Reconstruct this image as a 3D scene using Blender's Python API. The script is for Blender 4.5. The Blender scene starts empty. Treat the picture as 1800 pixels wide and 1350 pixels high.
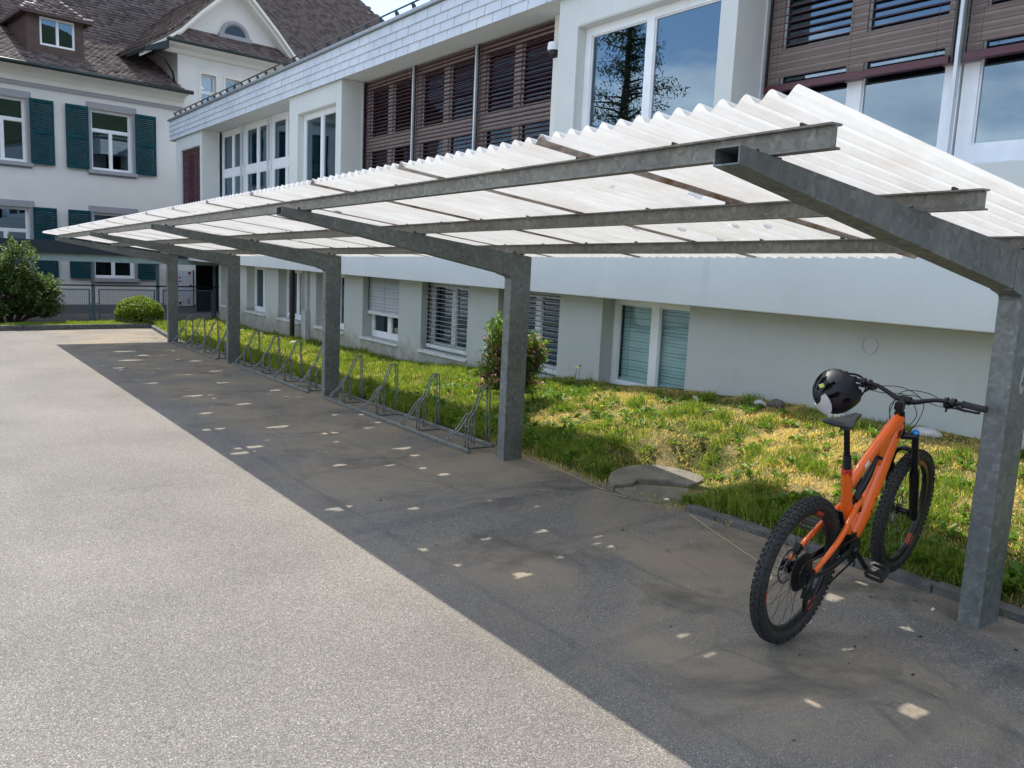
import bpy, math, random
import numpy as np
from mathutils import Vector, Matrix
random.seed(7); RNG = np.random.default_rng(11)
SC = bpy.context.scene; COL = SC.collection
R = math.radians
G = -0.01818                      # the yard falls away gently along the shelter
CAMP = Vector((0, 0, 1.7))
TH = 0.0067                       # direction of the school wall

# ---------------------------------------------------------------- materials
def new_mat(name):
    m = bpy.data.materials.new(name); m.use_nodes = True
    nt = m.node_tree; nt.nodes.clear()
    o = nt.nodes.new('ShaderNodeOutputMaterial')
    return m, nt, o
def N(nt, t, **kw):
    n = nt.nodes.new(t)
    for k, v in kw.items():
        if k in n.inputs: n.inputs[k].default_value = v
        else: setattr(n, k, v)
    return n
def ramp(nt, src, stops, interp='LINEAR'):
    r = nt.nodes.new('ShaderNodeValToRGB'); r.color_ramp.interpolation = interp
    el = r.color_ramp.elements
    while len(el) < len(stops): el.new(0.5)
    for e, (p, c) in zip(el, stops):
        e.position = p; e.color = (c[0], c[1], c[2], 1) if hasattr(c, '__len__') else (c, c, c, 1)
    nt.links.new(src, r.inputs[0]); return r.outputs[0]
def mixc(nt, fac, a, b, mode='MIX'):
    m = nt.nodes.new('ShaderNodeMix'); m.data_type = 'RGBA'; m.blend_type = mode
    for s, v in ((m.inputs[0], fac), (m.inputs[6], a), (m.inputs[7], b)):
        if hasattr(v, 'is_output') or hasattr(v, 'links'): nt.links.new(v, s)
        elif hasattr(v, '__len__'): s.default_value = (v[0], v[1], v[2], 1)
        else: s.default_value = v if s == m.inputs[0] else (v, v, v, 1)
    return m.outputs[2]
def coord(nt, scale=None):
    t = nt.nodes.new('ShaderNodeTexCoord')
    if scale is None: return t.outputs['Object']
    mp = nt.nodes.new('ShaderNodeMapping'); mp.inputs['Scale'].default_value = scale
    nt.links.new(t.outputs['Object'], mp.inputs[0]); return mp.outputs[0]
def noise(nt, vec, scale, detail=4, rough=.55, dist=0):
    n = N(nt, 'ShaderNodeTexNoise', Scale=scale, Detail=detail, Roughness=rough, Distortion=dist)
    nt.links.new(vec, n.inputs['Vector']); return n.outputs['Fac']
def voro(nt, vec, scale, out='Color', feature='F1'):
    n = N(nt, 'ShaderNodeTexVoronoi', Scale=scale); n.feature = feature
    nt.links.new(vec, n.inputs['Vector']); return n.outputs[out]
def math_(nt, op, a, b=None):
    m = nt.nodes.new('ShaderNodeMath'); m.operation = op
    for s, v in zip(m.inputs, (a, b)):
        if v is None: continue
        if hasattr(v, 'links'): nt.links.new(v, s)
        else: s.default_value = v
    return m.outputs[0]
def bump(nt, h, strength, dist):
    b = N(nt, 'ShaderNodeBump', Strength=strength, Distance=dist)
    nt.links.new(h, b.inputs['Height']); return b.outputs['Normal']
def principled(nt, o, color, rough=.6, metal=0., normal=None, spec=None, coat=0.):
    p = nt.nodes.new('ShaderNodeBsdfPrincipled')
    for k, v in (('Base Color', color), ('Roughness', rough), ('Metallic', metal)):
        if hasattr(v, 'links'): nt.links.new(v, p.inputs[k])
        elif hasattr(v, '__len__'): p.inputs[k].default_value = (v[0], v[1], v[2], 1)
        else: p.inputs[k].default_value = v
    if normal is not None: nt.links.new(normal, p.inputs['Normal'])
    if spec is not None: p.inputs['Specular IOR Level'].default_value = spec
    if coat: p.inputs['Coat Weight'].default_value = coat; p.inputs['Coat Roughness'].default_value = .08
    if o is not None: nt.links.new(p.outputs[0], o.inputs[0])
    return p
def simple(name, c, rough=.5, metal=0., var=.12, scale=6., bstr=.0, bscale=60., spec=None, coat=0.):
    m, nt, o = new_mat(name); v = coord(nt)
    f = noise(nt, v, scale, 5)
    lo = [x*(1-var) for x in c]; hi = [min(1, x*(1+var)) for x in c]
    col = ramp(nt, f, [(.3, lo), (.7, hi)])
    nrm = bump(nt, noise(nt, v, bscale, 4), bstr, .004) if bstr else None
    principled(nt, o, col, rough, metal, nrm, spec, coat); return m
M = {}
# asphalt
def asphalt():
    m, nt, o = new_mat('asphalt'); v = coord(nt)
    cells = voro(nt, v, 215.); sep = nt.nodes.new('ShaderNodeSeparateColor'); nt.links.new(cells, sep.inputs[0])
    c = ramp(nt, sep.outputs[0], [(0, (.098, .091, .082)), (.45, (.160, .149, .135)), (.88, (.212, .198, .180)), (1, (.36, .34, .31))])
    c2 = ramp(nt, noise(nt, v, 210., 3), [(.35, .55), (.65, 1.3)])
    c = mixc(nt, 1., c, c2, 'MULTIPLY')
    big = ramp(nt, noise(nt, v, .55, 7, .62), [(.3, .78), (.7, 1.16)])
    c = mixc(nt, 1., c, big, 'MULTIPLY')
    # dusty brown stretches and dark stains beside the racks
    sx = nt.nodes.new('ShaderNodeSeparateXYZ'); nt.links.new(v, sx.inputs[0])
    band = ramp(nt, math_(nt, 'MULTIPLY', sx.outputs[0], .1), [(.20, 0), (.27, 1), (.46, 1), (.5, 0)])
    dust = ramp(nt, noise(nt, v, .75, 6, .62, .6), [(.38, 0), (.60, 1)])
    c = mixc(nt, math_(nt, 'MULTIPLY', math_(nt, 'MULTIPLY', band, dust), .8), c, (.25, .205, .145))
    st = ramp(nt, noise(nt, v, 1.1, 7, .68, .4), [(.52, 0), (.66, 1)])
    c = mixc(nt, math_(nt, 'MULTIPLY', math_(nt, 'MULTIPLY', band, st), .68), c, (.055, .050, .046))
    # hairline cracks
    cr = voro(nt, mixc(nt, .45, v, N(nt, 'ShaderNodeTexNoise', Scale=2., Detail=6.).outputs['Color']), .45, 'Distance', 'DISTANCE_TO_EDGE')
    crk = ramp(nt, cr, [(0, 1), (.0016, 0)])
    c = mixc(nt, math_(nt, 'MULTIPLY', crk, ramp(nt, noise(nt, v, .8), [(.5, 0), (.6, .4)])), c, (.04, .037, .033))
    h = math_(nt, 'ADD', sep.outputs[1], math_(nt, 'MULTIPLY', noise(nt, v, 160., 3), .8))
    principled(nt, o, c, .85, 0, bump(nt, h, .6, .0045), .3); return m
M['asphalt'] = asphalt()
def soil():
    m, nt, o = new_mat('soil'); v = coord(nt)
    c = ramp(nt, noise(nt, v, 3., 7, .65), [(.3, (.05, .045, .02)), (.48, (.075, .085, .022)), (.58, (.20, .155, .075)), (.75, (.30, .23, .12))])
    c = mixc(nt, 1., c, ramp(nt, noise(nt, v, 90., 8, .8), [(.35, .25), (.65, 1.7)]), 'MULTIPLY')
    principled(nt, o, c, .95, 0, bump(nt, noise(nt, v, 55., 5, .7), .9, .02), .1); return m
M['soil'] = soil()
def stucco(name, c, dirt=False, blue=0.):
    m, nt, o = new_mat(name); v = coord(nt)
    f = noise(nt, v, 1.1, 6, .6)
    col = ramp(nt, f, [(.3, [x*.93 for x in c]), (.7, c)])
    col = mixc(nt, 1., col, ramp(nt, noise(nt, v, 240., 3), [(.3, .93), (.7, 1.03)]), 'MULTIPLY')
    if dirt:
        sx = nt.nodes.new('ShaderNodeSeparateXYZ'); nt.links.new(v, sx.inputs[0])
        hh = math_(nt, 'ADD', sx.outputs[2], math_(nt, 'MULTIPLY', noise(nt, v, 3.5, 8, .72), 1.3))
        band = ramp(nt, hh, [(.62, 1), (1.45, 0)])
        col = mixc(nt, math_(nt, 'MULTIPLY', band, .72), col, (.25, .225, .175))
        spot = ramp(nt, noise(nt, v, 9., 5, .6), [(.66, 0), (.74, .5)])
        col = mixc(nt, math_(nt, 'MULTIPLY', spot, band), col, (.12, .11, .09))
        stk = ramp(nt, noise(nt, coord(nt, (1, 1.2, .6)), 2., 6, .65), [(.52, 0), (.75, .2)])
        col = mixc(nt, stk, col, (.3, .29, .27))
    else:
        stk = ramp(nt, noise(nt, coord(nt, (.8, .8, .5)), 1.6, 6, .6), [(.5, 0), (.8, .16)])
        col = mixc(nt, ramp(nt, noise(nt, coord(nt, (2.6, 2.6, .14)), 2., 7, .7), [(.60, 0), (.74, .22)]), col, [x*.55 for x in c])
        col = mixc(nt, stk, col, [x*.68 for x in c])
    principled(nt, o, col, .9, 0, bump(nt, noise(nt, v, 150., 4, .6), .55, .006), .2); return m
M['stucco'] = stucco('white_render', (.66, .68, .655))
M['stucco_low'] = stucco('plinth_render', (.50, .525, .50), True)
M['house_wall'] = stucco('old_render', (.76, .74, .70))
M['house_trim'] = stucco('painted_stone', (.36, .36, .385))
M['house_cream'] = stucco('cream_cornice', (.80, .77, .70))
M['house_plinth'] = stucco('grey_plinth', (.17, .175, .18))
M['white_frame'] = simple('white_plastic', (.78, .79, .80), .35, var=.05)
M['sill'] = simple('pale_metal_sill', (.62, .65, .68), .4, .2, var=.08)
M['fascia_cap'] = simple('zinc_capping', (.30, .32, .34), .45, .6, var=.15)
M['canopy_dark'] = simple('dark_fascia', (.018, .030, .042), .5)
M['canopy_teal'] = simple('pale_green_beam', (.32, .42, .42), .55)
M['green_paint'] = simple('green_grey_paint', (.10, .15, .16), .45, .1)
M['shutter'] = simple('teal_paint', (.004, .050, .064), .7, var=.25, spec=.2)
M['blind_red'] = simple('burgundy_slats', (.085, .016, .026), .4, .0, var=.1)
M['slat_shade_taupe'] = simple('slat_shade_on_frame', (.36, .30, .27), .6, var=.08)  # shade of the slats on white frames, put into the colour
M['blind_grey'] = simple('grey_slats', (.42, .44, .46), .35, .3, var=.06)
M['blind_teal'] = simple('pale_green_slats', (.42, .56, .54), .4, var=.06)
M['black_pipe'] = simple('black_downpipe', (.018, .016, .017), .35, .2)
M['grey_plastic'] = simple('grey_plastic', (.40, .41, .41), .5)
M['black_plastic'] = simple('black_plastic', (.012, .012, .014), .38, var=.3)
M['black_metal'] = simple('black_alloy', (.014, .014, .016), .3, .4, var=.3)
M['saddle'] = simple('saddle_cover', (.016, .017, .02), .42, bstr=.3, bscale=300)
M['rubber'] = simple('tyre_rubber', (.022, .022, .023), .8, var=.35, scale=30, bstr=.3, bscale=200)
M['gum'] = simple('tyre_wall', (.026, .024, .020), .7, var=.3, scale=20)
M['rim'] = simple('rim', (.020, .020, .022), .28, .3)
M['steel'] = simple('steel', (.35, .34, .33), .35, .9)
M['dark_steel'] = simple('dark_steel', (.06, .058, .055), .4, .8)
M['orange'] = simple('orange_paint', (.86, .135, .012), .28, 0, var=.05, coat=.4)
M['red'] = simple('red_clamp', (.55, .035, .03), .3, .2)
M['decal_orange'] = simple('orange_decal', (.85, .11, .03), .45)
M['white_decal'] = simple('white_decal', (.75, .75, .73), .5)
M['black_decal'] = simple('black_decal', (.01, .01, .012), .4)
M['blue_cap'] = simple('blue_cap', (.03, .25, .65), .3, .4)
M['helmet_black'] = simple('helmet_shell', (.010, .012, .018), .5, var=.3)
M['helmet_white'] = simple('helmet_white', (.68, .68, .70), .35)
M['foam'] = simple('helmet_foam', (.006, .006, .007), .9)
M['yellow'] = simple('yellow_sticker', (.75, .8, .2), .5)
M['board'] = simple('board_print', (.55, .57, .62), .4, var=.05)
M['maroon'] = simple('maroon_print', (.20, .02, .05), .5)
M['brown_wood'] = simple('brown_cladding', (.075, .042, .034), .6, var=.25)
M['dark_in'] = simple('dark_interior', (.022, .024, .028), .9)
M['room'] = simple('room_wall', (.20, .20, .19), .9)
M['gutter'] = simple('dark_gutter', (.022, .035, .034), .4, .5)
M['bark'] = simple('bark', (.08, .06, .045), .9, var=.35, scale=20, bstr=.8, bscale=40)
M['twig'] = simple('shrub_twig', (.07, .035, .025), .9)
def stone(name, c, var=.25):
    m, nt, o = new_mat(name); v = coord(nt)
    col = ramp(nt, noise(nt, v, 7., 7, .65), [(.3, [x*(1-var) for x in c]), (.7, [min(1, x*(1+var)) for x in c])])
    col = mixc(nt, 1., col, ramp(nt, noise(nt, v, 130., 3), [(.35, .7), (.65, 1.2)]), 'MULTIPLY')
    principled(nt, o, col, .9, 0, bump(nt, noise(nt, v, 45., 6, .7), .8, .01), .2); return m
M['stone_pale'] = stone('pale_stone', (.50, .48, .45)); M['stone_white'] = stone('white_stone', (.66, .65, .63), .12)
M['stone_dark'] = stone('dark_stone', (.13, .12, .10)); M['kerb'] = stone('kerb_granite', (.12, .12, .115), .35)
M['concrete'] = stone('weathered_concrete', (.17, .155, .125), .3)
def galv(name, lo, hi, scale=28., metal=.45, rough=.5):
    m, nt, o = new_mat(name); v = coord(nt)
    n = N(nt, 'ShaderNodeTexNoise', Scale=14., Detail=4.); nt.links.new(v, n.inputs['Vector'])
    w = mixc(nt, .09, v, n.outputs['Color'])
    cells = voro(nt, w, scale); sep = nt.nodes.new('ShaderNodeSeparateColor'); nt.links.new(cells, sep.inputs[0])
    c = ramp(nt, sep.outputs[0], [(0, lo), (.55, [(a+b)/2 for a, b in zip(lo, hi)]), (.9, hi), (1, [x*1.14 for x in hi])])
    c = mixc(nt, 1., c, ramp(nt, noise(nt, v, 2.2, 6, .6), [(.3, .78), (.7, 1.15)]), 'MULTIPLY')
    c = mixc(nt, ramp(nt, noise(nt, coord(nt, (4, 4, .8)), 3., 6, .7), [(.6, 0), (.75, .35)]), c, (.16, .17, .12))
    principled(nt, o, c, ramp(nt, sep.outputs[1], [(0, rough-.1), (1, rough+.12)]), metal, bump(nt, noise(nt, v, 60., 4), .15, .003)); return m
M['galv'] = galv('galvanised_steel', (.150, .166, .166), (.208, .230, .230), 40.)
M['galv_beam'] = galv('galvanised_beam', (.175, .175, .165), (.255, .255, .24), 45., .35, .5)
M['galv_rack'] = galv('galvanised_tube', (.14, .15, .145), (.26, .27, .265), 60., .5, .42)
def sheet_mat(lapk=1.):
    m, nt, o = new_mat('corrugated_translucent_sheet'); v = coord(nt)
    sx = nt.nodes.new('ShaderNodeSeparateXYZ'); nt.links.new(v, sx.inputs[0])
    # moss and dust caught in the lap at the sheet's edge, and in patches
    yy = math_(nt, 'ADD', sx.outputs[1], math_(nt, 'MULTIPLY', math_(nt, 'SUBTRACT', noise(nt, v, 7., 5, .7), .5), .07))
    lap = ramp(nt, math_(nt, 'ABSOLUTE', math_(nt, 'SUBTRACT', yy, .035)), [(.012, 1), (.032, 0)])
    lap = math_(nt, 'MULTIPLY', lap, ramp(nt, noise(nt, v, 5., 5, .7), [(.3, .35*lapk), (.6, 1.*lapk)]))
    dirt = ramp(nt, noise(nt, coord(nt, (1.2, 7, 1)), 2.4, 7, .68), [(.43, 0), (.70, .5)])
    base = mixc(nt, dirt, (.68, .70, .72), (.52, .46, .39))
    grid = math_(nt, 'MULTIPLY', math_(nt, 'SINE', math_(nt, 'MULTIPLY', math_(nt, 'ADD', sx.outputs[0], sx.outputs[1]), 520.)),
                 math_(nt, 'SINE', math_(nt, 'MULTIPLY', math_(nt, 'SUBTRACT', sx.outputs[0], sx.outputs[1]), 520.)))
    base = mixc(nt, ramp(nt, grid, [(.0, 0), (.5, .25)]), base, (.50, .56, .66))
    cw = math_(nt, 'COSINE', math_(nt, 'MULTIPLY', sx.outputs[1], 2*math.pi/(1.25/13)))
    vd = math_(nt, 'MULTIPLY', ramp(nt, cw, [(0, 1), (.35, 0)]), ramp(nt, noise(nt, coord(nt, (.8, 3, 1)), 2., 6, .65), [(.3, .12), (.7, .6)]))
    base = mixc(nt, vd, base, (.42, .40, .38))
    base = mixc(nt, lap, base, (.15, .085, .05))
    nrm = bump(nt, grid, .25, .002)
    tr = N(nt, 'ShaderNodeBsdfTranslucent'); nt.links.new(base, tr.inputs[0]); nt.links.new(nrm, tr.inputs['Normal'])
    df = principled(nt, None, base, .3, 0, nrm, .5)
    mx = N(nt, 'ShaderNodeMixShader'); mx.inputs[0].default_value = .40
    nt.links.new(df.outputs[0], mx.inputs[1]); nt.links.new(tr.outputs[0], mx.inputs[2])
    tp = N(nt, 'ShaderNodeBsdfTransparent'); tp.inputs[0].default_value = (.9, .93, .95, 1)
    mx2 = N(nt, 'ShaderNodeMixShader')
    nt.links.new(math_(nt, 'MULTIPLY', math_(nt, 'SUBTRACT', 1., lap), .05), mx2.inputs[0])
    nt.links.new(mx.outputs[0], mx2.inputs[1]); nt.links.new(tp.outputs[0], mx2.inputs[2])
    nt.links.new(mx2.outputs[0], o.inputs[0]); return m
M['sheet'] = sheet_mat(); M['sheet_first'] = sheet_mat(0.)
def glass(name, tint=(.35, .40, .42), ior=1.9, wob=.02):
    m, nt, o = new_mat(name); v = coord(nt)
    nrm = bump(nt, noise(nt, v, 1.3, 2), wob, .05)
    gl = N(nt, 'ShaderNodeBsdfGlossy', Roughness=.0); gl.inputs[0].default_value = (.66, .84, 1, 1); nt.links.new(nrm, gl.inputs['Normal'])
    tp = N(nt, 'ShaderNodeBsdfTransparent'); tp.inputs[0].default_value = (*tint, 1)
    fr = N(nt, 'ShaderNodeFresnel'); ge = nt.nodes.new('ShaderNodeNewGeometry')
    nt.links.new(math_(nt, 'POWER', ior, math_(nt, 'SUBTRACT', 1., math_(nt, 'MULTIPLY', ge.outputs['Backfacing'], 2.))), fr.inputs['IOR'])
    mx = N(nt, 'ShaderNodeMixShader'); nt.links.new(fr.outputs[0], mx.inputs[0]); nt.links.new(tp.outputs[0], mx.inputs[1]); nt.links.new(gl.outputs[0], mx.inputs[2])
    nt.links.new(mx.outputs[0], o.inputs[0]); return m
M['glass'] = glass('window_glass', (.50, .55, .57), 2.25); M['glass_dim'] = glass('window_glass_slat_shaded', (.25, .27, .28), 1.35)  # dim copy has the slats' shade put into the panes
M['glass_clear'] = glass('clear_glass', (.93, .97, .97), 1.5)
def shingles():
    m, nt, o = new_mat('slate_shingle'); v = coord(nt)
    g = N(nt, 'ShaderNodeObjectInfo')
    col = ramp(nt, noise(nt, v, 1.8, 6, .6), [(.3, (.50, .54, .59)), (.7, (.64, .67, .71))])
    principled(nt, o, col, .55, 0, bump(nt, noise(nt, v, 90., 4), .25, .003)); return m
M['shingle'] = shingles()
M['gap'] = simple('joint_shadow', (.10, .11, .13), .9)
def tiles(name, a, b, c):
    m, nt, o = new_mat(name)
    at = N(nt, 'ShaderNodeAttribute'); at.attribute_name = 'rnd'
    v = coord(nt)
    col = ramp(nt, at.outputs['Fac'], [(0, a), (.6, b), (.93, b), (1, c)])
    col = mixc(nt, 1., col, ramp(nt, noise(nt, v, 30., 4), [(.3, .7), (.7, 1.25)]), 'MULTIPLY')
    principled(nt, o, col, .62, 0, bump(nt, noise(nt, v, 40., 3), .3, .01), .5); return m
M['tiles'] = tiles('roof_tiles', (.055, .038, .034), (.14, .105, .095), (.38, .30, .26))
def leafmat(name, stops, trans=.45, rough=.5, spec=.35):
    m, nt, o = new_mat(name)
    at = N(nt, 'ShaderNodeAttribute'); at.attribute_name = 'rnd'
    col = ramp(nt, at.outputs['Fac'], stops)
    p = principled(nt, None, col, rough, 0, None, spec)
    t = N(nt, 'ShaderNodeBsdfTranslucent'); nt.links.new(mixc(nt, 1., col, (1.5, 1.5, .7), 'MULTIPLY'), t.inputs[0])
    mx = N(nt, 'ShaderNodeMixShader'); mx.inputs[0].default_value = trans
    nt.links.new(p.outputs[0], mx.inputs[1]); nt.links.new(t.outputs[0], mx.inputs[2]); nt.links.new(mx.outputs[0], o.inputs[0]); return m
M['grass'] = leafmat('grass_blades', [(0, (.045, .085, .014)), (.3, (.125, .20, .025)), (.52, (.28, .35, .055)), (.62, (.38, .33, .09)), (.8, (.62, .47, .20)), (1, (.78, .61, .34))])
M['leaf_dark'] = leafmat('dark_shrub_leaf', [(0, (.028, .060, .018)), (.6, (.075, .135, .038)), (1, (.22, .30, .09))], .35, .5, .3)
M['leaf_box'] = leafmat('box_leaf', [(0, (.05, .10, .010)), (.5, (.13, .21, .018)), (1, (.34, .40, .04))], .35)
M['leaf_bright'] = leafmat('bright_leaf', [(0, (.05, .11, .015)), (.6, (.12, .22, .03)), (1, (.28, .36, .06))], .4)
M['petal'] = leafmat('pink_petal', [(0, (.30, .05, .09)), (.6, (.55, .22, .28)), (1, (.80, .60, .58))], .3)
M['needle'] = leafmat('larch_needles', [(0, (.02, .035, .015)), (1, (.07, .10, .03))], .25)
M['daisy'] = simple('yellow_petal', (.75, .58, .03), .6)

# ---------------------------------------------------------------- mesh tools
class MB:
    def __init__(s): s.v = []; s.f = []; s.m = []; s.rnd = []
    def add(s, vs, fs, mi=0, rnd=None):
        k = len(s.v); s.v += [tuple(p) for p in vs]; s.f += [tuple(i+k for i in f) for f in fs]; s.m += [mi]*len(fs)
        s.rnd += [rnd if rnd is not None else .5]*len(vs)
    def box(s, x0, y0, z0, x1, y1, z1, mi=0):
        x0, x1 = sorted((x0, x1)); y0, y1 = sorted((y0, y1)); z0, z1 = sorted((z0, z1))
        s.add([(x0,y0,z0),(x1,y0,z0),(x1,y1,z0),(x0,y1,z0),(x0,y0,z1),(x1,y0,z1),(x1,y1,z1),(x0,y1,z1)],
              [(3,2,1,0),(4,5,6,7),(0,1,5,4),(1,2,6,5),(2,3,7,6),(3,0,4,7)], mi)
    def hexa(s, p, mi=0, rnd=None):   # 8 points: bottom ring then top ring
        s.add(p, [(3,2,1,0),(4,5,6,7),(0,1,5,4),(1,2,6,5),(2,3,7,6),(3,0,4,7)], mi, rnd)
    def prism(s, poly, fn, a, b, mi=0):  # polygon extruded; fn(p, t) -> 3d
        n = len(poly); A = [fn(p, a) for p in poly]; B = [fn(p, b) for p in poly]
        s.add(A+B, [tuple(range(n))[::-1], tuple(range(n, 2*n))]+[(i, (i+1) % n, (i+1) % n+n, i+n) for i in range(n)], mi)
    def tube(s, pts, r, n=8, mi=0, cap=True, closed=False, rs=None, flat=None):
        pts = [Vector(p) for p in pts]; m = len(pts); rings = []
        up = None
        for i, p in enumerate(pts):
            if closed: d = pts[(i+1) % m]-pts[i-1]
            else: d = pts[min(i+1, m-1)]-pts[max(i-1, 0)]
            if d.length < 1e-9: d = Vector((0, 0, 1))
            d.normalize()
            if up is None:
                up = Vector((0, 0, 1)) if abs(d.z) < .9 else Vector((1, 0, 0))
                if flat is not None: up = Vector(flat)
            sd = d.cross(up)
            if sd.length < 1e-6: sd = d.orthogonal()
            sd.normalize(); u2 = sd.cross(d).normalized(); up = u2
            rr = rs[i] if rs else r
            ra, rb = rr if hasattr(rr, '__len__') else (rr, rr)
            rings.append([p+sd*math.cos(2*math.pi*k/n)*ra+u2*math.sin(2*math.pi*k/n)*rb for k in range(n)])
        vs = [q for rg in rings for q in rg]; fs = []
        for i in range(m if closed else m-1):
            a = i*n; b = ((i+1) % m)*n
            fs += [(a+k, a+(k+1) % n, b+(k+1) % n, b+k) for k in range(n)]
        if cap and not closed: fs += [tuple(range(n))[::-1], tuple(range((m-1)*n, m*n))]
        s.add(vs, fs, mi)
    def obox(s, c, ax, hx, ay, hy, az, hz, mi=0):
        c = Vector(c); ax, ay, az = Vector(ax)*hx, Vector(ay)*hy, Vector(az)*hz
        s.hexa([c-ax-ay-az, c+ax-ay-az, c+ax+ay-az, c-ax+ay-az, c-ax-ay+az, c+ax-ay+az, c+ax+ay+az, c-ax+ay+az], mi)
    def build(s, name, mats, parent=None, fn=None, smooth=False, bevel=0., rnd=False, auto=None):
        vs = [fn(p) for p in s.v] if fn else s.v
        me = bpy.data.meshes.new(name); me.from_pydata([tuple(p) for p in vs], [], s.f)
        if not isinstance(mats, (list, tuple)): mats = [mats]
        for m in mats: me.materials.append(M[m] if isinstance(m, str) else m)
        me.polygons.foreach_set('material_index', s.m)
        if rnd:
            a = me.attributes.new('rnd', 'FLOAT', 'POINT'); a.data.foreach_set('value', s.rnd)
        if smooth: me.polygons.foreach_set('use_smooth', [True]*len(me.polygons))
        me.update()
        import bmesh
        bm = bmesh.new(); bm.from_mesh(me); bmesh.ops.recalc_face_normals(bm, faces=bm.faces); bm.to_mesh(me); bm.free()
        o = bpy.data.objects.new(name, me); COL.objects.link(o)
        if parent: o.parent = parent
        if bevel:
            b = o.modifiers.new('bevel', 'BEVEL'); b.width = bevel; b.segments = 2; b.limit_method = 'ANGLE'; b.harden_normals = False
        if auto:
            me.polygons.foreach_set('use_smooth', [True]*len(me.polygons))
            try: me.set_sharp_from_angle(angle=R(auto))
            except Exception: pass
        return o
def npmesh(name, V, F, mat, rnd=None, parent=None, smooth=False):
    """V (n,3), F (m,k) constant k"""
    me = bpy.data.meshes.new(name); n, (m, k) = len(V), F.shape
    me.vertices.add(n); me.vertices.foreach_set('co', V.astype(np.float32).ravel())
    me.loops.add(m*k); me.loops.foreach_set('vertex_index', F.astype(np.int32).ravel())
    me.polygons.add(m); me.polygons.foreach_set('loop_start', np.arange(0, m*k, k, dtype=np.int32))
    me.polygons.foreach_set('loop_total', np.full(m, k, dtype=np.int32))
    if smooth: me.polygons.foreach_set('use_smooth', np.ones(m, dtype=bool))
    me.update(calc_edges=True)
    if rnd is not None:
        a = me.attributes.new('rnd', 'FLOAT', 'POINT'); a.data.foreach_set('value', rnd.astype(np.float32))
    me.materials.append(M[mat] if isinstance(mat, str) else mat)
    o = bpy.data.objects.new(name, me); COL.objects.link(o)
    if parent: o.parent = parent
    return o
def tag(o, label=None, cat=None, group=None, kind=None):
    if label: o['label'] = label
    if cat: o['category'] = cat
    if group: o['group'] = group
    if kind: o['kind'] = kind
    return o
def empty(name, loc, rz=0., **kw):
    o = bpy.data.objects.new(name, None); COL.objects.link(o); o.location = loc; o.rotation_euler = (0, 0, rz)
    o.empty_display_size = .1
    return tag(o, **kw)
def gz(y): return G*y
def textmesh(txt, size, name, mat, parent, fn, extrude=.0006, bold=0.):
    cu = bpy.data.curves.new(name, 'FONT'); cu.body = txt; cu.size = size; cu.extrude = extrude; cu.offset = bold
    cu.resolution_u = 3; cu.align_x = 'CENTER'; cu.align_y = 'CENTER'
    o = bpy.data.objects.new(name, cu); COL.objects.link(o)
    dg = bpy.context.evaluated_depsgraph_get(); ev = o.evaluated_get(dg)
    me = bpy.data.meshes.new_from_object(ev)
    bpy.data.objects.remove(o)
    for v in me.vertices: v.co = fn(v.co)
    me.materials.clear(); me.materials.append(M[mat])
    ob = bpy.data.objects.new(name, me); COL.objects.link(ob); ob.parent = parent
    return ob

# ---------------------------------------------------------------- ground
def ground():
    xs = [-300, -60, -20, -6, 0, 3, 6, 12, 30, 80, 300]; ys = [-300, -60, -20, -5, 0, 5, 10, 15, 20, 25, 30, 60, 300]
    m = MB(); vs = [(x, y, gz(max(-60, min(60, y)))) for y in ys for x in xs]; n = len(xs)
    fs = [(j*n+i, j*n+i+1, (j+1)*n+i+1, (j+1)*n+i) for j in range(len(ys)-1) for i in range(n-1)]
    m.add(vs, fs); tag(m.build('asphalt_yard', 'asphalt'), 'grey asphalt school yard with dark stains beside the bicycle racks', 'yard', kind='structure')
ground()
HW = ([-6, 3, 5.6, 7.5, 9.4, 10.8, 12.1, 15, 18, 21, 25], [.50, .50, .52, .40, .32, .24, .10, .10, .10, .12, .10])
def edge_x(y): return np.interp(y, [-6, 4.1, 4.35, 4.6, 5.0, 5.3, 5.9, 6.3, 19.7, 23.3, 25], [4.70, 4.70, 4.62, 4.62, 4.62, 4.64, 4.68, 4.66, 4.70, 4.95, 5.0])
def lawn_z(x, y):
    e = edge_x(y); t = np.clip((x-e)/(6.85-e), 0, 1); h = np.interp(y, *HW)
    hol = np.clip((3.0-((x-4.90)**2/.46**2+(y-4.70)**2/.46**2))/2.0, 0, 1); hol = hol*hol*(3-2*hol)
    h = h*(1-.92*hol)
    return G*y+.035*(1-hol*.7)+h*(t**.8*(1.15-.15*t))*.98+.022*np.sin(x*3.1+y*1.7)*np.sin(y*2.3-x)*np.clip(t*6, 0, 1)
U9 = Vector((math.cos(R(9)), math.sin(R(9)), 0)); W9 = Vector((-math.sin(R(9)), math.cos(R(9)), 0)); O9 = Vector((6.4, 27.8, 0))
def strip_pt(a, b): # a along the far kerb (metres, negative = left), b behind it
    k0 = np.array([4.86, 23.36]); d = np.array([math.cos(R(10)), math.sin(R(10))]); n = np.array([-d[1], d[0]])
    return k0+d*a+n*b
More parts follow.
